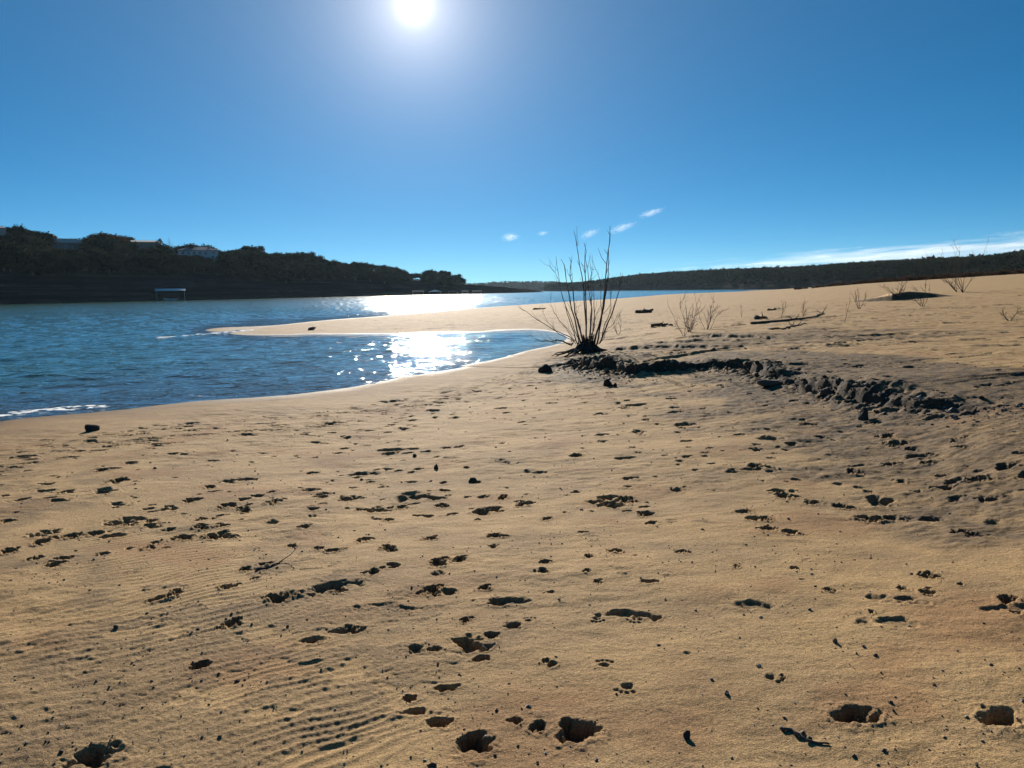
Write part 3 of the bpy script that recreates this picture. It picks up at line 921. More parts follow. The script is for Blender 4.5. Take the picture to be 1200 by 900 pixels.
def crown_arrays(rs, w, h, z0, nl, nleaf, size):
    """lobed crown: leaf clumps scattered through lobes; w, h full width and height, base at z0"""
    lobes = []
    for k in range(nl):
        a = rs.uniform(0, 6.28); rad = w * .5 * math.sqrt(rs.uniform(0, .55)) if k else 0
        lr = w * rs.uniform(.17, .27)
        lobes.append((rad * math.cos(a), rad * math.sin(a), z0 + h * rs.uniform(.22, .80) * (1 - .35 * (rad / (w * .5)) ** 2), lr, lr * min(1.0, h / w * rs.uniform(.8, 1.2))))
    V, T, Q, n = [], [], [], 0
    for (cx, cy, cz, a, b) in lobes:
        v, f = ICO1
        vv = v * (.62 + .22 * rs.rand(len(v)))[:, None] * np.array([a, a, b]) + np.array([cx, cy, cz])
        V.append(vv); T.append(f + n); n += len(vv)
    per = nleaf // nl
    for (cx, cy, cz, a, b) in lobes:
        d = rs.normal(size=(per, 3)); d /= np.linalg.norm(d, axis=1)[:, None]
        rad = rs.uniform(.62, 1.12, per) + .35 * (rs.rand(per) < .12)
        c = d * rad[:, None] * np.array([a, a, b]) + np.array([cx, cy, cz])
        u = rs.normal(size=(per, 3)); u /= np.linalg.norm(u, axis=1)[:, None]
        w_ = np.cross(u, rs.normal(size=(per, 3))); w_ /= np.linalg.norm(w_, axis=1)[:, None]
        s_ = size * rs.uniform(.5, 1.2, per)[:, None]
        quad = np.stack([c - u * s_ - w_ * s_ * .6, c + u * s_ * .9 - w_ * s_ * .5, c + u * s_ * .7 + w_ * s_ * .8, c - u * s_ * .8 + w_ * s_ * .5], 1)
        V.append(quad.reshape(-1, 3)); Q.append(np.arange(per * 4).reshape(per, 4) + n); n += per * 4
    return np.concatenate(V), np.concatenate(Q), np.concatenate(T)


def trunk_mesh(rs, h, w, z1):
    m = MB()
    m.tube([(0, 0, -1.0), (.1, .05, z1 * .5), (.15 * rs.normal(), .15 * rs.normal(), z1 + h * .25)], [.04 * w, .03 * w, .018 * w], 7)
    for k in range(5):
        a = rs.uniform(0, 6.28); e = w * rs.uniform(.2, .36)
        m.tube([(0, 0, z1 * rs.uniform(.5, .9)), (e * .5 * math.cos(a), e * .5 * math.sin(a), z1 + h * .15), (e * math.cos(a), e * math.sin(a), z1 + h * rs.uniform(.3, .55))], [.02 * w, .014 * w, .006 * w], 5)
    return m.mesh('trunk', True)


TREES = []
for k in range(7):
    rs = np.random.RandomState(300 + k)
    w, h = rs.uniform(7.5, 10.5), rs.uniform(5.0, 7.0)
    v, q, f = crown_arrays(rs, w, h, .5, rs.randint(8, 13), 900, .33)
    ztop = v[:, 2].max()
    TREES.append((trunk_mesh(rs, h, w, 1.9), mesh_np('crown', v, [q, f], False), ztop))
for tm, cm, _ in TREES: tm.materials.append(bark_mat); cm.materials.append(leaf_mat)
n_tree = 0


def place_tree(x, y, z, height, kind, label, group, mat=None, wide=1.0, cat='tree', name='oak_tree'):
    tm, cm, zt = TREES[kind]
    s = height / zt
    o = empty(name, (x, y, z), RS.uniform(0, 6.28)); o.scale = (s * wide, s * wide, s)
    a = link('trunk', tm, None, o)
    if mat is not None:
        cm = cm.copy(); cm.materials.clear(); cm.materials.append(mat)
    b = link('crown', cm, None, o)
    tag(o, label, cat, group)
    return o


def left_z(x, y): return float(left_hill.h(x, y))


OAKL = 'dark oak in the unbroken wood that covers the bluff across the water'
OAKG = 'oaks covering the bluff on the far left shore'
BLOCK = []      # (px range, top pixel): keep filler crowns out from in front of the houses


def tree_px(px, top_py, dr, label=OAKL, group=OAKG, mat=None, wide=1.0, maxh=12., minh=2.6, jit=0.0, name='oak_tree'):
    th = theta_of(px, top_py); r = float(left_hill.r_w(th)) + dr
    x, y = r * math.sin(th), r * math.cos(th); z = left_z(x, y)
    top = at_r(px, top_py, r)[2] + jit
    hgt = min(max(top - z, minh), maxh)
    return place_tree(x, y, z - .6, hgt + .6, RS.randint(len(TREES)), label, group, mat, wide, name=name)


sk = np.array(sorted(LEFT_SKY))
skip = [(48, 100), (146, 212), (488, 500)]
px = -28.0
while px < 545:
    py = float(np.interp(px, sk[:, 0], sk[:, 1]))
    if not any(a < px < b for a, b in skip):
        tree_px(px, py + RS.uniform(-1.6, 2.2), 100 + RS.uniform(-8, 10), wide=RS.uniform(.9, 1.25))
    px += RS.uniform(5.5, 9.5) * (1.0 if px < 350 else .75)
for px, py, dr in [(38, 273, 135), (60, 275, 140), (66, 279, 145), (84, 279, 140), (95, 279, 150), (77, 280, 150), (150, 278, 140), (153, 277, 135), (160, 280, 140), (170, 282.5, 140), (207, 286, 120), (219, 285.5, 130), (228, 284.5, 130), (240, 285.5, 130), (250, 287, 130)]:
    tree_px(px, py, dr, maxh=16.)
HOUSE_WIN = [(52, 98, 297), (147, 189, 287), (208, 257, 306), (482, 494, 334), (-8, 4, 291)]
for k in range(225):
    px = -28 + 563 * ((k * .618034) % 1)
    dr = RS.uniform(17, 96) if k % 3 else RS.uniform(15, 30)
    th = theta_of(px); r = float(left_hill.r_w(th)) + dr
    z = left_z(r * math.sin(th), r * math.cos(th)); hgt = RS.uniform(4.5, 8.5)
    zt = z + hgt
    # top pixel of this crown
    el = (zt - CAMZ) / r
    hy = 349.3 - .015 * px
    top_py = hy - el * FPX
    if top_py < np.interp(px, sk[:, 0], sk[:, 1]) + 2: continue
    if any(a - 4 < px < b + 4 and top_py < lim for a, b, lim in HOUSE_WIN): continue
    place_tree(r * math.sin(th), r * math.cos(th), z - .8, hgt + .5, RS.randint(len(TREES)), OAKL, OAKG, None, RS.uniform(1.0, 1.5))
for px, top, dr in [(206, 305, 40), (211, 307, 50), (217, 306.5, 58), (224, 307.5, 52), (231, 306, 60), (238, 307, 55), (245, 306.5, 58), (252, 306, 50), (258, 305, 46), (214, 311, 30), (228, 311, 33), (241, 310.5, 30), (98, 306, 30), (108, 305, 34), (88, 304, 36), (80, 299, 60), (70, 298.5, 62), (92, 298, 60)]:
    tree_px(px, top, dr, wide=1.4, minh=3.0, maxh=8)
# trees that stand out from the rest
tree_px(20, 262, 92, 'tall broken-topped tree rising highest at the left end of the bluff', None, None, .8, 14)
tree_px(24, 281, 70, 'very broad rounded oak bulging forward at the left end of the bluff', None, None, 1.55, 14)
tree_px(117, 270.5, 96, 'large rust-brown domed tree on the skyline right of the tan-roofed house', None, rust_mat, 1.35, 15)
tree_px(136, 275, 92, 'smaller reddish tree touching the right side of the rust-brown domed tree', None, rust_mat, 1.2, 14)
tree_px(505, 315.2, 75, 'domed dark tree standing alone left of the last flat-topped clump on the headland', None, None, 1.5, 16)
tree_px(521, 317.6, 78, 'middle crown of the last tree clump on the headland', None, None, 1.4, 14)
tree_px(535, 320.5, 80, 'rightmost round tree at the end of the wooded headland', None, None, 1.2, 14)


def branchy(rs, h, n, spread, thick, depth=2):
    """bare branches as one mesh"""
    m = MB()
    def grow(p, d, ln, rad, lev):
        k = 5; pts = [p]; dd = d.copy()
        for i in range(k):
            dd = dd + rs.normal(0, .13, 3); dd[2] += .05; dd /= np.linalg.norm(dd)
            pts.append(pts[-1] + dd * ln / k)
        m.tube(pts, np.linspace(rad, rad * .35, k + 1), 5)
        if lev > 0:
            for j in range(rs.randint(2, 4)):
                i = rs.randint(2, k + 1); nd = dd + rs.normal(0, .55, 3); nd[2] = abs(nd[2]) * .8; nd /= np.linalg.norm(nd)
                grow(pts[i], nd, ln * rs.uniform(.35, .6), rad * .5, lev - 1)
    for k in range(n):
        a = rs.uniform(0, 6.28); d = np.array([math.cos(a) * spread, math.sin(a) * spread, 1.0]); d /= np.linalg.norm(d)
        grow(np.array([0, 0, -.15]), d, h * rs.uniform(.55, .85), thick * rs.uniform(.7, 1.1), depth)
    return m


for (px, top, dr, label, n, sp) in [(199, 281.5, 96, 'bare grey many-branched tree between the palm and the white two-storey house', 7, .42),
                                    (8, 322, 26, 'leafless pale tree low on the bank at the far left edge', 2, .2),
                                    (21, 316, 30, 'forked leafless tree low on the bank under the broad left oak', 3, .3)]:
    th = theta_of(px, top); r = float(left_hill.r_w(th)) + dr
    x, y = r * math.sin(th), r * math.cos(th); z = left_z(x, y)
    o = empty('bare_tree', (x, y, z)); hgt = max(at_r(px, top, r)[2] - z, 6)
    link('trunk', branchy(np.random.RandomState(int(px)), hgt, n, sp, .13, 3).mesh('trunk', True), pale_bark, o)
    tag(o, label, 'tree')

# the palm
th = theta_of(187.5, 283); r = float(left_hill.r_w(th)) + 98
x, y = r * math.sin(th), r * math.cos(th); z = left_z(x, y); hp = at_r(187.5, 281.5, r)[2] - z
o = empty('palm_tree', (x, y, z)); tag(o, 'slim palm with a round tufted head on the skyline by the long low roof', 'palm tree')
m = MB(); m.tube([(0, 0, -.5), (.15, 0, hp * .5), (0, 0, hp)], [.24, .2, .18], 8); link('trunk', m.mesh('trunk', True), bark_mat, o)
m = MB(); rs = np.random.RandomState(8)
for k in range(46):
    a = rs.uniform(0, 6.28); e0 = rs.uniform(-.7, 1.35); L = rs.uniform(1.5, 2.1)
    d = np.array([math.cos(a) * math.cos(e0), math.sin(a) * math.cos(e0), math.sin(e0)]); s_ = np.cross(d, [0, 0, 1.]); s_ /= np.linalg.norm(s_)
    P = [np.array([0, 0, hp]) + d * L * f - np.array([0, 0, .45 * L * f * f]) for f in (0, .35, .7, 1)]
    W = [.05, .30, .36, .05]
    V_ = np.concatenate([[p_ - s_ * w_, p_ + s_ * w_] for p_, w_ in zip(P, W)])
    m.add(V_, [(0, 1, 3, 2), (2, 3, 5, 4), (4, 5, 7, 6)])
link('crown', m.mesh('crown'), palm_mat, o)

# ---- the wood on the right shore: one mass of crowns ---------------------------
def wood(name, hill, pxs, step, dr0, dr1, n_fill, hrange, seed, nleaf):
    rs = np.random.RandomState(seed); V, T, Q, n = [], [], [], 0
    v0 = [crown_arrays(np.random.RandomState(seed + 50 + k), 1.0, .75, 0, 5, nleaf, .085) for k in range(6)]
    skp = hill.ridge
    def put(x, y, z, w, h):
        nonlocal n
        v, q, f = v0[rs.randint(6)]
        a = rs.uniform(0, 6.28); c, s_ = math.cos(a), math.sin(a)
        vv = np.stack([(v[:, 0] * c - v[:, 1] * s_) * w + x, (v[:, 0] * s_ + v[:, 1] * c) * w + y, v[:, 2] / .75 * h + z], -1)
        V.append(vv); T.append(f + n); Q.append(q + n); n += len(vv)
    px = pxs[0]
    while px < pxs[1]:
        th = theta_of(px); r = float(hill.r_w(th)) + hill.ridge_d + rs.uniform(-12, 12)
        x, y = r * math.sin(th), r * math.cos(th); z = float(hill.h(x, y))
        top = float(hill.sky(th, r)) + rs.normal(0, .7)
        h = max(top - z, hrange[0]) * 1.02; put(x, y, z - .5, rs.uniform(.95, 1.5) * max(h, 6), h)
        px += step * rs.uniform(.6, 1.3)
    for k in range(n_fill):
        px = rs.uniform(*pxs); th = theta_of(px); r = float(hill.r_w(th)) + rs.uniform(dr0, dr1)
        x, y = r * math.sin(th), r * math.cos(th); z = float(hill.h(x, y)); h = rs.uniform(*hrange)
        h = min(h, max(2.5, float(hill.sky(th, r)) - z - .5))
        put(x, y, z - .4, h * rs.uniform(1.0, 1.7), h)
    o = link(name, mesh_np(name, np.concatenate(V), [np.concatenate(Q), np.concatenate(T)], False), leaf_mat)
    tag(o, kind='stuff'); return o


o = wood('woodland', right_hill, (640, 1330), 4.2, 5, 168, 2100, (5.0, 9.0), 500, 130)
tag(o, 'dark wood of rounded crowns covering the long hill on the right shore', 'woodland')
o = wood('woodland', far_hill, (530, 745), 3.0, 20, 415, 600, (6, 11), 520, 60)
tag(o, 'far bluish wood on the distant hill beyond the gap', 'woodland')

# dry brown scrub along the top of the right slope
rs = np.random.RandomState(61); V, Q, T, n = [], [], [], 0
cv = [crown_arrays(np.random.RandomState(640 + k), 1.0, .6, 0, 5, 70, .10) for k in range(5)]
for k in range(420):
    px = rs.uniform(930, 1330); th = theta_of(px); r = rs.uniform(158, 205); x, y = r * math.sin(th), r * math.cos(th)
    z = float(ground_h(x, y)); h = rs.uniform(.35, 1.15) * np.interp(px, [930, 1020], [.4, 1]); w = h * rs.uniform(1.4, 3)
    v, q, f = cv[k % 5]
    V.append(v * np.array([w, w, h / .6]) + np.array([x, y, z - .1])); Q.append(q + n); T.append(f + n); n += len(v)
scrub_mat = foliage_mat('dry_scrub', (.060, .034, .022), (.110, .066, .040))
tag(link('scrub', mesh_np('scrub', np.concatenate(V), [np.concatenate(Q), np.concatenate(T)], False), scrub_mat), 'low reddish-brown scrub along the crest of the right slope', 'scrub', kind='stuff')

# ---- houses and boathouses on the left shore ------------------------------------
wall_white = simple_mat('white_render', (.62, .63, .64), .8, .08)
wall_tan = simple_mat('tan_render', (.30, .26, .22), .85, .12)
wall_grey = simple_mat('grey_render', (.34, .33, .32), .85, .1)
roof_tan = simple_mat('tan_metal_roof', (.42, .36, .30), .5, .1)
roof_grey = simple_mat('grey_shingle_roof', (.20, .20, .20), .8, .15)
roof_white = simple_mat('white_metal_roof', (.80, .80, .78), .45, .05)
roof_pale = simple_mat('pale_metal_roof', (.17, .165, .16), .9, .1, spec=0)
glass_mat = simple_mat('window_glass', (.03, .04, .05), .12, .1, spec=.5)
frame_mat = simple_mat('window_frame', (.55, .55, .54), .6, .05)
wood_mat = simple_mat('weathered_timber', (.20, .17, .14), .85, .25, 4)
metal_mat = simple_mat('grey_metal', (.35, .35, .36), .5, .1)


def facing(px, py, r):
    p = at_r(px, py, r)
    return p, -math.atan2(p[0], p[1])


def window(parent, x, z, w, h, yf, mullion=True):
    m = MB()
    m.box(x - w / 2 - .1, x + w / 2 + .1, yf - .08, yf + .05, z + h, z + h + .12); m.box(x - w / 2 - .14, x + w / 2 + .14, yf - .12, yf + .05, z - .14, z)
    m.box(x - w / 2 - .1, x - w / 2, yf - .08, yf + .05, z, z + h); m.box(x + w / 2, x + w / 2 + .1, yf - .08, yf + .05, z, z + h)
    if mullion: m.box(x - .04, x + .04, yf - .07, yf + .05, z, z + h)
    f = link('window', m.mesh('window'), frame_mat, parent)
    g = MB(); g.box(x - w / 2 + .002, x + w / 2 - .002, yf - .03, yf - .005, z + .002, z + h - .002)
    link('pane', g.mesh('pane'), glass_mat, f)


def hip_roof(w, d, z, h, over, ridge, m=None):
    m = m or MB()
    x0, x1, y0, y1 = -w / 2 - over, w / 2 + over, -over, d + over
    rx, ym = ridge / 2, (y0 + y1) / 2
    V_ = [(x0, y0, z), (x1, y0, z), (x1, y1, z), (x0, y1, z), (-rx, ym, z + h), (rx, ym, z + h), (x0, y0, z - .25), (x1, y0, z - .25), (x1, y1, z - .25), (x0, y1, z - .25)]
    m.add(V_, [(0, 1, 5, 4), (2, 3, 4, 5), (6, 9, 8, 7), (6, 7, 1, 0), (7, 8, 2, 1), (8, 9, 3, 2), (9, 6, 0, 3)], [(1, 2, 5), (3, 0, 4)])
    return m


def make_house(px0, px1, py_eave, py_base, r, depth, wallm, roofm, roof_h, ridge_k, label, wins=(), over=.5, chimney=None, base_drop=4.0):
    c, rz = facing((px0 + px1) / 2, py_base, r)
    w = (px1 - px0) * r / FPX * 1.0
    hgt = (py_base - py_eave) * r / FPX
    o = empty('house', (c[0], c[1], c[2]), rz)
    tag(o, label, 'house')
    m = MB(); m.box(-w / 2, w / 2, 0, depth, -base_drop, hgt - .3); link('wall', m.mesh('wall'), wallm, o)
    rf = link('roof', hip_roof(w, depth, hgt, roof_h, over, w * ridge_k).mesh('roof'), roofm, o)
    if chimney is not None:
        m = MB(); m.box(chimney * w - .5, chimney * w + .5, depth * .45, depth * .45 + .8, hgt + .1, hgt + roof_h + 1.0); link('chimney', m.mesh('chimney'), wallm, rf)
    for (fx, z0, ww, wh) in wins: window(o, fx * w, z0 * hgt, ww, wh * hgt, 0)
    return o, w, hgt


rL = lambda px, dr: float(left_hill.r_w(theta_of(px))) + dr
make_house(65, 92, 285.8, 293, rL(78, 92), 11, wall_tan, roof_tan, 2.4, .72, 'single-storey house with a pale tan metal roof at the left end of the bluff', [(-.3, .2, 1.8, .5), (-.02, .2, 2.0, .5), (.3, .2, 1.8, .5)], .9)
make_house(46, 64, 279.5, 292, rL(55, 102), 9, wall_grey, roof_grey, 1.4, .8, 'dark two-storey house wing showing just left of the tan metal roof', [(-.25, .55, 1.2, .28), (.2, .55, 1.2, .28)], .5)
make_house(148, 183, 284.6, 292, rL(166, 100), 12, wall_tan, roof_grey, 1.3, .85, 'long low house whose grey roof shows between treetops left of the palm', [(-.3, .3, 1.6, .45), (0, .3, 1.6, .45), (.3, .3, 1.6, .45)], 1.0, None)
o, w, hgt = make_house(213, 253, 294.3, 304.5, rL(232, 84), 12, wall_white, roof_grey, 2.2, .45, 'white two-storey house with grey hipped roof and balconied windows high on the bluff',
           [(-.38, .56, 1.1, .27), (-.24, .56, 1.1, .27), (-.10, .56, 1.1, .27), (.04, .56, 1.1, .27), (.18, .56, 1.1, .27), (.38, .56, 1.1, .27), (-.36, .10, 1.2, .30), (.36, .10, 1.2, .30)], .8, .3)
m = MB(); m.box(-w * .20, w * .14, -1.6, -.003, hgt * .46, hgt * .50)
b = link('balcony', m.mesh('balcony'), wall_white, o)
m = MB()
for k in range(14): m.box(-w * .20 + k * w * .34 / 13 - .03, -w * .20 + k * w * .34 / 13 + .03, -1.58, -1.52, hgt * .50, hgt * .50 + .9)
m.box(-w * .20 - .04, w * .14 + .04, -1.6, -1.5, hgt * .50 + .9, hgt * .50 + .98); link('railing', m.mesh('railing'), frame_mat, b)
m = MB(); m.box(-w * .17, w * .11, -.04, -.004, .1, hgt * .36); link('patio_door', m.mesh('patio_door'), glass_mat, o)
make_house(-26, 2.2, 271, 289, rL(-10, 86), 10, wall_grey, roof_grey, 1.2, .8, 'grey house at the very left edge of the picture, cut off by the frame', [(-.2, .55, 1.4, .2), (-.2, .15, 1.4, .2)], .3)
make_house(485, 492.5, 329, 332.5, rL(488, 50), 6, wall_tan, roof_tan, 1.4, .6, 'tiny tan house below the gap in the headland trees', [(-.2, .2, .9, .5), (.2, .2, .9, .5)], .4)


def boathouse(px, py_top, w_px, r, label, gable, roofm, name='boathouse'):
    c, rz = facing(px, 345, r); w = w_px * r / FPX
    o = empty(name, (c[0], c[1], 0), rz); tag(o, label, 'boathouse')
    top = max(at_r(px, py_top, r)[2], 2.2); d = 7.0
    m = MB()
    if gable > 0:
        x0, x1, y0, y1 = -w / 2, w / 2, -.6, d + .6; e = top - gable
        m.add([(x0, y0, e), (x1, y0, e), (x1, y1, e), (x0, y1, e), (0, y0, top), (0, y1, top), (x0, y0, e - .18), (x1, y0, e - .18), (x1, y1, e - .18), (x0, y1, e - .18)],
              [(0, 4, 5, 3), (1, 2, 5, 4), (6, 7, 1, 0), (8, 9, 3, 2), (9, 6, 0, 3), (7, 8, 2, 1), (6, 9, 8, 7)], [(0, 1, 4), (2, 3, 5)])
    else:
        e = top - .3
        m.add([(-w / 2, -.8, e), (w / 2, -.8, e), (w / 2, d + .8, e + .9), (-w / 2, d + .8, e + .9), (-w / 2, -.8, e - .2), (w / 2, -.8, e - .2), (w / 2, d + .8, e + .7), (-w / 2, d + .8, e + .7)],
              [(0, 1, 2, 3), (7, 6, 5, 4), (4, 5, 1, 0), (5, 6, 2, 1), (6, 7, 3, 2), (7, 4, 0, 3)])
    link('roof', m.mesh('roof'), roofm, o)
    m = MB(); m.box(-w / 2, -w / 2 + 1.2, 0, d, .15, .45); m.box(w / 2 - 1.2, w / 2, 0, d, .15, .45); m.box(-w / 2 + 1.203, w / 2 - 1.203, d - 1.2, d, .15, .45); link('deck', m.mesh('deck'), wood_mat, o)
    for sx in (-1, 1):
        for yy_ in (.3, d - .3):
            m = MB(); m.tube([(sx * (w / 2 - .5), yy_, -.8), (sx * (w / 2 - .5), yy_, e - .1)], [.09, .09], 6); link('post', m.mesh('post'), metal_mat, o)
    return o, w


o, bw = boathouse(200, 339.5, 30, rL(200, -9), 'boat dock with flat white canopy at the foot of the bluff', 0, roof_white)
# the boat under the canopy
c, rz = facing(200, 345, rL(200, -9) + 1.0)
o = empty('motor_boat', (c[0], c[1], .15), rz); tag(o, 'small pale motor boat moored under the flat white canopy', 'boat')
m = MB(); secs = []
for f, hw, zb, zt in [(-3.2, .25, .35, .95), (-2.2, .8, .1, .85), (-.6, 1.05, 0, .75), (1.2, 1.05, 0, .7), (2.6, .98, .05, .7)]:
    secs.append([(f, -hw, zt), (f, -hw * .7, zb), (f, hw * .7, zb), (f, hw, zt)])
m.add(np.array(secs).reshape(-1, 3), [(i * 4 + j, i * 4 + (j + 1) % 4, (i + 1) * 4 + (j + 1) % 4, (i + 1) * 4 + j) for i in range(4) for j in range(4)] + [(3, 2, 1, 0), (16, 17, 18, 19)])
link('hull', m.mesh('hull'), roof_white, o)
m = MB(); m.box(-.9, -.8, -.7, .7, .76, 1.25); link('windscreen', m.mesh('windscreen'), glass_mat, o)
m = MB(); m.box(2.62, 3.0, -.2, .2, .2, 1.15); link('outboard_motor', m.mesh('outboard_motor'), metal_mat, o)
for px, top, wpx, gb, lab in [(490, 341.2, 14, 0, 'low white-roofed boathouse, leftmost of the row under the headland'), (510, 339.3, 15, 1.5, 'bright white gabled boathouse, tallest of the row under the headland'),
                              (531, 340.6, 12, .5, 'low white boathouse just right of the bright gabled one'), (545, 341.2, 8, 0, 'smallest pale boathouse roof between two wider ones under the headland'), (559, 341.4, 11, 0, 'last white-roofed boathouse on the right of the row under the headland')]:
    boathouse(px, top, wpx, rL(px, -12), lab, gb, roof_white if gb > 1 else roof_pale)
# small pale building at the foot of the right wood
th = theta_of(986); rr_ = float(right_hill.r_w(th)) + 42
p = at_r(986, 324.5, rr_)
o = empty('shed', (p[0], p[1], float(right_hill.h(p[0], p[1]))), -th); tag(o, 'tiny white shed at the foot of the wooded hill on the right', 'shed')
top = max(p[2] + 1.2 - o.location.z, 2.5)
m = MB(); m.box(-1.6, 1.6, 0, 3, -1, top); link('wall', m.mesh('wall'), wall_white, o)
link('roof', hip_roof(3.2, 3, top + .26, .9, .25, 2.0).mesh('roof'), roof_white, o)

# ----------------------------------------------------------------------------
# the bare bush in the middle and the smaller ones
# ----------------------------------------------------------------------------
def wood_bark(name, col):
    t = NT(name); p = t.pos()
    n = t.noise(t.vmul(p, (1, 1, .25)), 40, 4, .65)
    c = t.mix(t.mapr(n, .3, .7, 0, 1), tuple(v * .6 for v in col), tuple(v * 1.4 for v in col))
    return t.bsdf(c, .9, .15, t.bump(n, .6, .004))


twig_mat = wood_bark('willow_bark', (.075, .058, .045))
drift_mat = wood_bark('driftwood', (.12, .095, .072))
clod_m = NT('dried_mud'); _p = clod_m.obj()
clod_mat = clod_m.bsdf(clod_m.mix(clod_m.mapr(clod_m.noise(_p, 3, 4), .3, .7, 0, 1), (.10, .08, .062), (.17, .135, .105)), .95, .1, clod_m.bump(clod_m.noise(_p, 7, 5, .7), .9, .12))
stone_m = NT('dark_stone'); _p = stone_m.obj()
stone_mat = stone_m.bsdf(stone_m.mix(stone_m.mapr(stone_m.noise(_p, 3, 4), .3, .7, 0, 1), (.035, .032, .030), (.075, .068, .060)), .9, .03, stone_m.bump(stone_m.noise(_p, 6, 4, .65), .7, .1))

B0 = on_ground(689, 413.5)
BR = math.hypot(B0[0], B0[1])


def smooth_path(P, n):
    P = np.asarray(P, float)
    tt = np.r_[0, np.cumsum(np.linalg.norm(np.diff(P, axis=0), axis=1))]; tt /= tt[-1]
    s_ = np.linspace(0, 1, n)
    Q = np.stack([np.interp(s_, tt, P[:, k]) for k in range(3)], 1)
    for _ in range(3): Q[1:-1] = .25 * Q[:-2] + .5 * Q[1:-1] + .25 * Q[2:]
    return Q


bush = empty('willow_bush', (B0[0], B0[1], B0[2]))
tag(bush, 'tall leafless bush of many upright stems on a dark root clump by the water', 'bush')
rs = np.random.RandomState(77)
# stems measured on an enlargement (x / 4.286 + 600, y / 4.286 + 240)
STEMS = [([(350, 705), (318, 600), (300, 520), (285, 430), (262, 320), (246, 272)], 2.6), ([(362, 710), (330, 620), (308, 500), (297, 370), (286, 263)], 2.7),
         ([(374, 705), (368, 560), (360, 430), (345, 300), (322, 190), (309, 130)], 2.5), ([(378, 705), (373, 500), (366, 350), (361, 190)], 2.6),
         ([(396, 705), (400, 560), (388, 420), (375, 320), (366, 240)], 2.0), ([(412, 708), (440, 590), (462, 440), (470, 330), (482, 240), (492, 105)], 3.0),
         ([(424, 708), (452, 580), (474, 430), (485, 300), (494, 175)], 2.4), ([(440, 695), (488, 575), (525, 480), (540, 420), (547, 340)], 2.6),
         ([(430, 700), (442, 600), (455, 520), (442, 420), (430, 330), (403, 255)], 1.3), ([(330, 705), (275, 530), (240, 410), (215, 325), (188, 282)], 1.5),
         ([(335, 705), (292, 570), (252, 430), (228, 340), (220, 260)], 1.3), ([(312, 690), (230, 635), (150, 590), (80, 540), (30, 500)], 1.6),
         ([(300, 688), (205, 628), (170, 570), (160, 528)], 1.2), ([(305, 695), (240, 684), (170, 683), (110, 688)], 2.6), ([(300, 698), (180, 690), (100, 660), (40, 630)], 1.0),
         ([(405, 705), (402, 600), (425, 540), (448, 505)], 1.6), ([(450, 685), (490, 620), (505, 600), (528, 550)], 1.1), ([(410, 700), (410, 560), (420, 500), (415, 440), (395, 320)], 1.6),
         ([(350, 700), (338, 600), (322, 550), (330, 470)], 1.2), ([(385, 705), (390, 600), (395, 480), (398, 330), (392, 300)], 1.5), ([(436, 700), (470, 600), (500, 500), (498, 420), (505, 350)], 1.4), ([(320, 700), (262, 600), (215, 540), (185, 500), (205, 430)], 1.0),
         ([(335, 700), (300, 640), (255, 600), (235, 600)], 1.0)]
for path, w in STEMS:
    off = rs.uniform(-.8, .8); o0 = rs.uniform(-.18, .18); P = []
    L = len(path)
    for i, (a, b_) in enumerate(path):
        f = i / (L - 1)
        P.append(at_r(a / 4.286 + 600, b_ / 4.286 + 240, BR + o0 + off * f))
    Q = smooth_path(P, 14); kn = rs.normal(0, .035, (12, 3)); kn[1:-1] = (kn[:-2] + kn[1:-1] + kn[2:]) / 3; Q[1:-1] += kn
    Q -= B0
    m = MB(); w_ = w * .0105
    m.tube(Q, np.linspace(w_, w_ * .22, len(Q)) , 7)
    for k in range(rs.randint(4, 9)):              # side twigs
        i = rs.randint(4, 13); d = (Q[i] - Q[i - 1]); d /= np.linalg.norm(d)
        nd = d + rs.normal(0, .35, 3); nd /= np.linalg.norm(nd); ln = rs.uniform(.12, .5)
        pts = [Q[i], Q[i] + nd * ln * .5 + rs.normal(0, .01, 3), Q[i] + (nd + [0, 0, .25]) * ln]
        m.tube(pts, [w_ * .32, w_ * .24, w_ * .12], 4)
    link('stem', m.mesh('stem', True), twig_mat, bush)
# root clump: gnarled stubs and roots over a small core
v, f = ICO3
n_ = 1 + .45 * fbm(v[:, 0] * 2.4 + 3, v[:, 1] * 2.4 + v[:, 2] * 2.1, 5, 600, .6)
m = MB(); m.add(v * n_[:, None] * np.array([.24, .22, .24]) + np.array([.03, 0, .06]), None, f)
for k in range(34):
    a = rs.uniform(0, 6.28); L = rs.uniform(.15, .8) * (1.3 if math.cos(a) < -.3 else 1); q = rs.uniform(.05, .2)
    pts = [np.array([math.cos(a) * q, math.sin(a) * q, rs.uniform(.2, .36)]), np.array([math.cos(a) * .24, math.sin(a) * .24, .14]), np.array([math.cos(a) * (.26 + L * .5), math.sin(a) * (.26 + L * .5), .02 + rs.uniform(0, .05)]), np.array([math.cos(a + .2) * (.3 + L), math.sin(a + .2) * (.3 + L), -.05])]
    Q = smooth_path(pts, 10); Q[1:-1] += rs.normal(0, .014, (8, 3))
    m.tube(Q, np.linspace(.05, .012, 10) * rs.uniform(.7, 1.2), 6)
for k in range(30):
    a = rs.uniform(0, 6.28); q = rs.uniform(.05, .26); z1 = rs.uniform(.32, .62)
    Q = smooth_path([(math.cos(a) * q * .5, math.sin(a) * q * .5, .05), (math.cos(a) * q * .8, math.sin(a) * q * .8, z1 * .6), (math.cos(a) * q * 1.15, math.sin(a) * q * 1.15, z1)], 7); Q[1:-1] += rs.normal(0, .012, (5, 3))
    m.tube(Q, np.linspace(.045, .012, 7), 6)
link('root_clump', m.mesh('root_clump', True), twig_mat, bush)


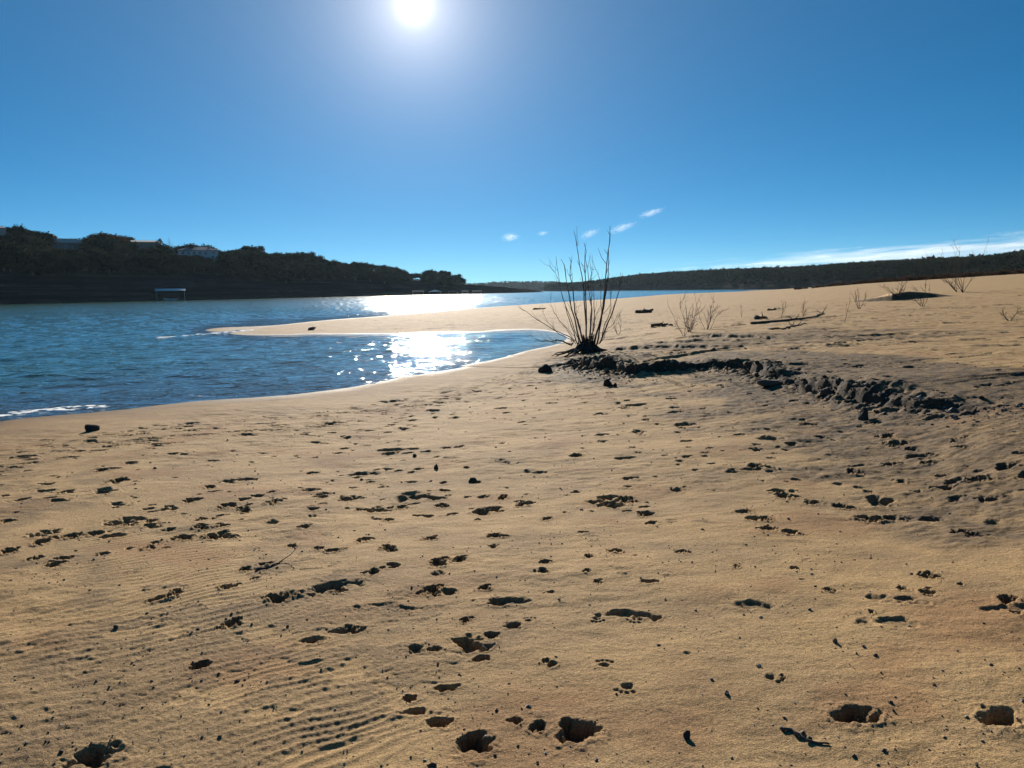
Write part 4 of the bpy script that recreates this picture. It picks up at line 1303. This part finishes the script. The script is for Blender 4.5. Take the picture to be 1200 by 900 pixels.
def shrub(px, py, h_px, n, spread, label, seed, thick=.012, lean=None, depth=2, name='bare_shrub', group=None):
    g = on_ground(px, py); r = math.hypot(g[0], g[1]); h = h_px * r / FPX
    rs = np.random.RandomState(seed)
    o = empty(name, (g[0], g[1], g[2])); tag(o, label, 'shrub', group)
    px_m = r / FPX
    for k in range(n):
        m = MB()
        a = rs.uniform(0, 6.28); d = np.array([math.cos(a) * spread, math.sin(a) * spread * .7, 1.0])
        if lean is not None: d += np.array([lean, 0, 0])
        d /= np.linalg.norm(d)
        def grow(p, d, ln, rad, lev):
            kk = 6; pts = [p]; dd = d.copy()
            for i in range(kk):
                dd = dd + rs.normal(0, .10, 3); dd[2] += .06; dd /= np.linalg.norm(dd)
                pts.append(pts[-1] + dd * ln / kk)
            m.tube(pts, np.linspace(rad, rad * .4, kk + 1), 5)
            if lev > 0:
                for j in range(rs.randint(2, 5)):
                    i = rs.randint(1, kk + 1); nd = dd + rs.normal(0, .5, 3); nd /= np.linalg.norm(nd)
                    grow(pts[i], nd, ln * rs.uniform(.3, .6), rad * .6, lev - 1)
        grow(np.array([rs.normal(0, .03), rs.normal(0, .03), -.05]), d, h * rs.uniform(.6, 1.05), max(thick * .8, px_m * .33) * rs.uniform(.7, 1.1), depth)
        link('stem', m.mesh('stem', True), twig_mat, o)
    return o


shrub(808, 389, 36, 8, .42, 'small dense leafless shrub, left of a close pair behind the big bush', 701, .012)
shrub(828, 386, 34, 8, .55, 'small tangled leafless shrub, right of a close pair behind the big bush', 702, .012)
shrub(801, 394, 28, 3, .9, 'low sparse sprawling shrub at the front left of the close pair', 703, .012, -.3)
shrub(724, 392, 28, 3, .45, 'sparse little twiggy sapling just right of the big bush', 704, .008)
shrub(1128, 343, 46, 6, .75, 'wide V-shaped leafless shrub, topmost on the right slope', 706, .02)
shrub(1122, 342, 30, 5, 1.2, 'low spreading leafless shrub at the foot of the tall V-shaped one', 707, .02)
shrub(1082, 359, 26, 4, .9, 'leafless shrub in front of the dark hollow on the right slope', 708, .018, -.3)
shrub(1052, 348, 22, 7, 1.3, 'spiky low shrub on the upper rim of the dark hollow', 709, .018, -.4)
shrub(1007, 362, 22, 4, .5, 'small twig bush left of the dark hollow', 710, .014)
shrub(991, 378, 40, 1, .1, 'single thin leaning stick with short twigs left of the dark hollow', 711, .014, .32)
shrub(916, 373, 26, 1, .1, 'single upright twig beside the fallen branches', 712, .012)
shrub(1183, 376, 16, 4, .9, 'low arching twigs at the right edge of the slope', 713, .012)
shrub(870, 372, 20, 1, .1, 'lone thin upright twig far out on the sand flat', 714, .012)
shrub(941, 371, 16, 2, .7, 'pair of slanting twigs at the end of the fallen branch', 715, .012, .6)


def branch(pix, w_px, label, name='driftwood_branch', lift=.5, twigs=3, seed=0):
    P = [on_ground(a, b_) for a, b_ in pix]; r = math.hypot(P[0][0], P[0][1]); rad = w_px * r / FPX / 2
    P = [p_ + np.array([0, 0, rad * lift]) for p_ in P]; c = P[0].copy()
    Q = smooth_path(P, 16) - c; rs = np.random.RandomState(seed + 40); Q[1:-1, 2] += np.abs(rs.normal(0, rad * .5, 14)); wig = np.cumsum(rs.normal(0, rad * 1.3, (14, 2)), 0); Q[1:-1, :2] += wig - np.linspace(0, 1, 14)[:, None] * wig[-1]
    m = MB(); m.tube(Q, np.linspace(rad, rad * .4, 16) * rs.uniform(.85, 1.2, 16), 7)
    for k in range(twigs):
        i = rs.randint(4, 15); d = rs.normal(0, 1, 3); d[2] = abs(d[2]) * .7; d /= np.linalg.norm(d); ln = rs.uniform(.15, .5)
        m.tube([Q[i], Q[i] + d * ln * .5, Q[i] + d * ln + [0, 0, ln * .2]], [rad * .4, rad * .3, rad * .12], 5)
    o = link(name, m.mesh(name, True), drift_mat, None, tuple(c)); tag(o, label, 'driftwood'); return o


branch([(880, 379.5), (905, 378), (930, 377), (952, 374), (965, 367)], 3.0, 'long dark fallen branch lying on the flat behind the terrace', twigs=5, seed=1)
branch([(900, 385), (915, 387), (925, 385), (945, 380)], 2.6, 'curved dark fallen branch just in front of the long one', twigs=3, seed=2)
branch([(745, 367), (752, 366.3), (761, 366)], 4.5, 'short dark log on the pale flat right of the big bush', twigs=2, seed=3)
branch([(764, 383.5), (775, 382.5), (788, 382)], 4.0, 'dark half-buried log in front of the small shrub pair', twigs=2, seed=4)
branch([(888, 374), (893, 373.3), (899, 373.8)], 4.0, 'dark stump end lying behind the long fallen branch', twigs=1, seed=5)
branch([(625, 363), (638, 362)], 2.0, 'thin dark stick near the far edge of the spit', twigs=1, seed=6)
branch([(362, 387), (369, 386)], 3.5, 'dark log on the middle of the sand spit', twigs=1, seed=7)
branch([(1118, 571), (1130, 564)], 3.0, 'short pale stick stuck in the dark silt at the right', twigs=1, seed=8)
branch([(915, 853), (928, 858), (940, 862), (962, 872), (972, 873)], 5.0, 'broken dark twig lying in the sand at the bottom right', twigs=0, seed=9)
branch([(300, 670), (316, 664), (331, 658)], 3.0, 'thin slanting dark stick in the left sand beside the ripples', twigs=1, seed=10)
branch([(900, 364), (915, 362.6)], 2.0, 'thin dark stick far out on the right flat', twigs=1, seed=11)


def rock_mesh(name, seed, sx, sy, sz, ico=ICO3, rough=.35):
    v, f = ico
    n_ = 1 + rough * fbm(v[:, 0] * 1.6 + seed, v[:, 1] * 1.6 + v[:, 2] * 1.3, 4, 800 + seed, .55)
    # facets: clip against a few random planes
    rs = np.random.RandomState(seed); vv = v * n_[:, None]
    for k in range(9):
        d = rs.normal(size=3); d /= np.linalg.norm(d); lim = rs.uniform(.55, .85)
        e = vv @ d; vv -= np.where(e > lim, e - lim, 0)[:, None] * d * .9
    return mesh_np(name, vv * np.array([sx, sy, sz]), f, True)


def rock(px, py, w_px, h_px, label, seed, mat, name='rock', cat='rock'):
    g = on_ground(px, py + h_px * .3); r = math.hypot(g[0], g[1]); k = math.hypot(r, CAMZ - g[2]) / FPX
    a, h = w_px * k / 2, h_px * k
    o = link(name, rock_mesh(name, seed, a * 1.15, a * .95, h * .72), mat, None, (g[0], g[1], g[2] + h * .25))
    o.rotation_euler = (0, 0, seed * 1.3); tag(o, label, cat); return o


rock(108, 502, 16, 9, 'single black stone on the sand close to the left shoreline', 1, stone_mat)
rock(640, 433, 16, 8, 'dark flat-topped rock at the left end of the cut bank', 2, stone_mat)
rock(712, 449, 13, 8, 'dark rock lying in front of the cut bank below the big bush', 3, stone_mat)
rock(721, 452, 6, 6, 'smaller dark rock touching the right of the one below the big bush', 13, stone_mat)
rock(1012, 487, 11, 14, 'upright dark stone with a long shadow in front of the right end of the bank', 4, stone_mat)
rock(903, 449, 24, 7, 'broad block of bank fallen forward at the bend of the cut bank', 5, clod_mat)
rock(926, 448, 14, 7, 'square dark block leaning in the notch of the cut bank', 6, clod_mat)
rock(947, 455, 9, 6, 'rounded block standing right of the notch in the cut bank', 7, clod_mat)
rock(968, 460, 13, 7, 'large squarish block at the right end of the broken bank', 8, clod_mat)
rock(511, 548, 5, 6, 'little black stone on the open sand, centre left', 9, stone_mat)
rock(554, 563, 8, 6, 'black flattish stone on the open sand near the centre', 10, stone_mat)
rock(486, 534, 5, 4, 'smallest black stone behind the other two on the open sand', 11, stone_mat)
rock(804, 862, 8, 9, 'small dark pebble in the foreground right of the largest hole', 12, stone_mat)
rock(979, 752, 5, 5, 'small pale-edged pebble on the right foreground sand', 14, drift_mat)

# clods of mud broken off the bank
CL = [rock_mesh('mud_clod', 30 + k, 1, .85, .7, ICO2, .4) for k in range(8)]
for cme in CL: cme.materials.append(clod_mat)
seg = np.linalg.norm(np.diff(MAIN_P, axis=0), axis=1); cum = np.r_[0, np.cumsum(seg)]
rs = np.random.RandomState(21)
for k in range(75):
    s_ = rs.uniform(0, 1) * cum[-1] if k > 55 else rs.choice([rs.uniform(0, .30), rs.uniform(.50, .78)]) * cum[-1]
    c = np.array([np.interp(s_, cum, MAIN_P[:, 0]), np.interp(s_, cum, MAIN_P[:, 1])])
    off = rs.exponential(.28) - .02; c = c + np.array([rs.normal(0, .15), -off])
    sz = rs.uniform(.02, .055) * (1.25 if off < .4 else .8)
    o = link('mud_clod', CL[k % 8], None, None, (c[0], c[1], float(ground_h(c[0], c[1])) + sz * .3))
    o.scale = (sz * rs.uniform(.8, 1.4), sz * rs.uniform(.8, 1.2), sz * rs.uniform(.7, 1.1)); o.rotation_euler = (rs.uniform(-.4, .4), rs.uniform(-.4, .4), rs.uniform(0, 6.28))
    tag(o, 'small dark clod of dried mud fallen along the foot of the cut bank', 'clod', 'mud clods along the foot of the cut bank')

# grit and crumbs on the sand: nobody could count them
V, T, n = [], [], 0
rs = np.random.RandomState(56)
rs = np.random.RandomState(55)
N = 11000
rad = np.exp(rs.uniform(math.log(2.0), math.log(16), N)); th = rs.uniform(-.64, .64, N)
gx, gy = rad * np.sin(th), rad * np.cos(th); gz = ground_h(gx, gy)
keep = (gz > .10) & (rs.rand(N) < np.clip(.45 + .8 * perlin(gx * .9, gy * .9, 400), .1, 1))
v, f = ICO1
for x_, y_, z_, r_ in zip(gx[keep], gy[keep], gz[keep], rad[keep]):
    s_ = min(.0085, .0009 + rs.exponential(.0011)) * (1 + .09 * r_)
    vv = v * (1 + .35 * rs.uniform(-1, 1, len(v)))[:, None] * np.array([s_ * rs.uniform(.8, 1.6), s_, s_ * rs.uniform(.6, 1)]) + np.array([x_, y_, z_ + s_ * .35])
    V.append(vv); T.append(f + n); n += len(vv)
# crumbs of mud strewn below the bank
for k in range(1500):
    s_ = rs.uniform(0, 1) * cum[-1]
    x_, y_ = np.interp(s_, cum, MAIN_P[:, 0]) + rs.normal(0, .2), np.interp(s_, cum, MAIN_P[:, 1]) - rs.exponential(.45) + .1
    q = .004 + rs.exponential(.006)
    V.append(v * (1 + .4 * rs.uniform(-1, 1, len(v)))[:, None] * np.array([q * 1.3, q, q * .8]) + np.array([x_, y_, float(ground_h(x_, y_)) + q * .3])); T.append(f + n); n += len(v)
t = NT('grit'); p = t.pos()
gc = t.n('ShaderNodeValToRGB'); gc.color_ramp.interpolation = 'CONSTANT'
gc.color_ramp.elements[0].color = (.07, .055, .045, 1); gc.color_ramp.elements[1].position = .52; gc.color_ramp.elements[1].color = (.16, .12, .085, 1)
e = gc.color_ramp.elements.new(.62); e.color = (.62, .56, .48, 1)
t.set(gc.inputs[0], t.noise(p, 40, 1))
grit_mat = t.bsdf(gc.outputs[0], .8, .3)
tag(link('gravel', mesh_np('gravel', np.concatenate(V), np.concatenate(T), False), grit_mat), 'scattered dark and pale grit on the sand', 'gravel', kind='stuff')

# ----------------------------------------------------------------------------
# clouds: thin bodies of vapour far away and high up
# ----------------------------------------------------------------------------
def cloud_mat(name, dens, freq, wisp):
    t = NT(name); p = t.obj()
    L = t.n('ShaderNodeVectorMath', operation='LENGTH'); t.set(L.inputs[0], p)
    n = t.noise(t.vmul(p, freq), 1.6, 6, .65, .5)
    e = t.math('SUBTRACT', 1.0, L.outputs['Value'])
    d = t.math('ADD', t.math('MULTIPLY', e, 1.1), t.math('MULTIPLY', t.math('SUBTRACT', n, .56), t.math('ADD', wisp, 1.2)))
    d = t.math('MULTIPLY', t.mapr(d, .08, .9, 0, 1, True), dens)
    vs = t.n('ShaderNodeVolumeScatter'); vs.inputs['Color'].default_value = (1, 1, 1, 1); vs.inputs['Anisotropy'].default_value = .35
    t.set(vs.inputs['Density'], d); t.t.links.new(vs.outputs[0], t.out.inputs['Volume'])
    return t.m


def cloud(px, py, w_px, h_px, tilt, r, dens, freq, wisp, label, seed, thick=None):
    c = at_r(px, py, r); k = math.hypot(r, c[2]) / FPX
    sx, sz = w_px * k / 2, h_px * k / 2
    v, f = ICO3
    o = link('cloud', mesh_np('cloud', v * (1 + .08 * perlin(v[:, 0] * 2 + seed, v[:, 2] * 2 + v[:, 1], seed))[:, None], f, True), cloud_mat('cloud_vapour_%d' % seed, dens * .16 / min(sx, sz * 3), freq, wisp), None, tuple(c))
    o.scale = (sx, thick or sz * 2, sz); o.rotation_euler = (0, tilt, -math.atan2(c[0], c[1])); tag(o, label, 'cloud')
    return o


cloud(598, 278, 26, 13, -.05, 9000, 3.0, (2.2, 2.2, 2.2), 2.2, 'small round white cloud, leftmost in the row above the far hill', 1)
cloud(636, 273.5, 17, 7, -.15, 9200, 2.4, (2, 2, 2), 2.2, 'tiny flat white cloud, second from the left in the low row', 2)
cloud(691, 274, 30, 12, -.35, 9100, 2.4, (2.6, 2, 2), 2.4, 'small ragged cloud behind the left stems of the big bush', 3)
cloud(729, 267, 42, 12, -.30, 9000, 3.4, (2.6, 2, 2), 2.2, 'bright slanting cloud streak behind the tallest bush stem', 4)
cloud(763, 249.5, 38, 10, -.27, 8800, 4.0, (2.4, 2, 1.6), 1.8, 'highest white cloud streak, up and right of the bush', 5)
cloud(1070, 298, 600, 26, -.045, 16000, 3.2, (3.5, 2, 2.2), 2.4, 'long pale cloud bank lying along the wooded hill on the right', 6, 1500)
cloud(1190, 274, 70, 9, -.03, 14000, 1.6, (2.5, 2, 1.5), 2.2, 'faint white cloud streak at the right edge of the sky', 7)

# ----------------------------------------------------------------------------
# the air over the lake
# ----------------------------------------------------------------------------
HAZE = True
if HAZE:
    m = MB(); m.box(-4600, 4600, -4600, 4600, -4.6, 150)
    t = NT('haze_air')
    pv = t.n('ShaderNodeVolumePrincipled')
    pv.inputs['Color'].default_value = (.62, .82, 1.0, 1); pv.inputs['Density'].default_value = .00003; pv.inputs['Anisotropy'].default_value = .3
    t.t.links.new(pv.outputs[0], t.out.inputs['Volume'])
    tag(link('haze', m.mesh('haze'), t.m), kind='stuff')
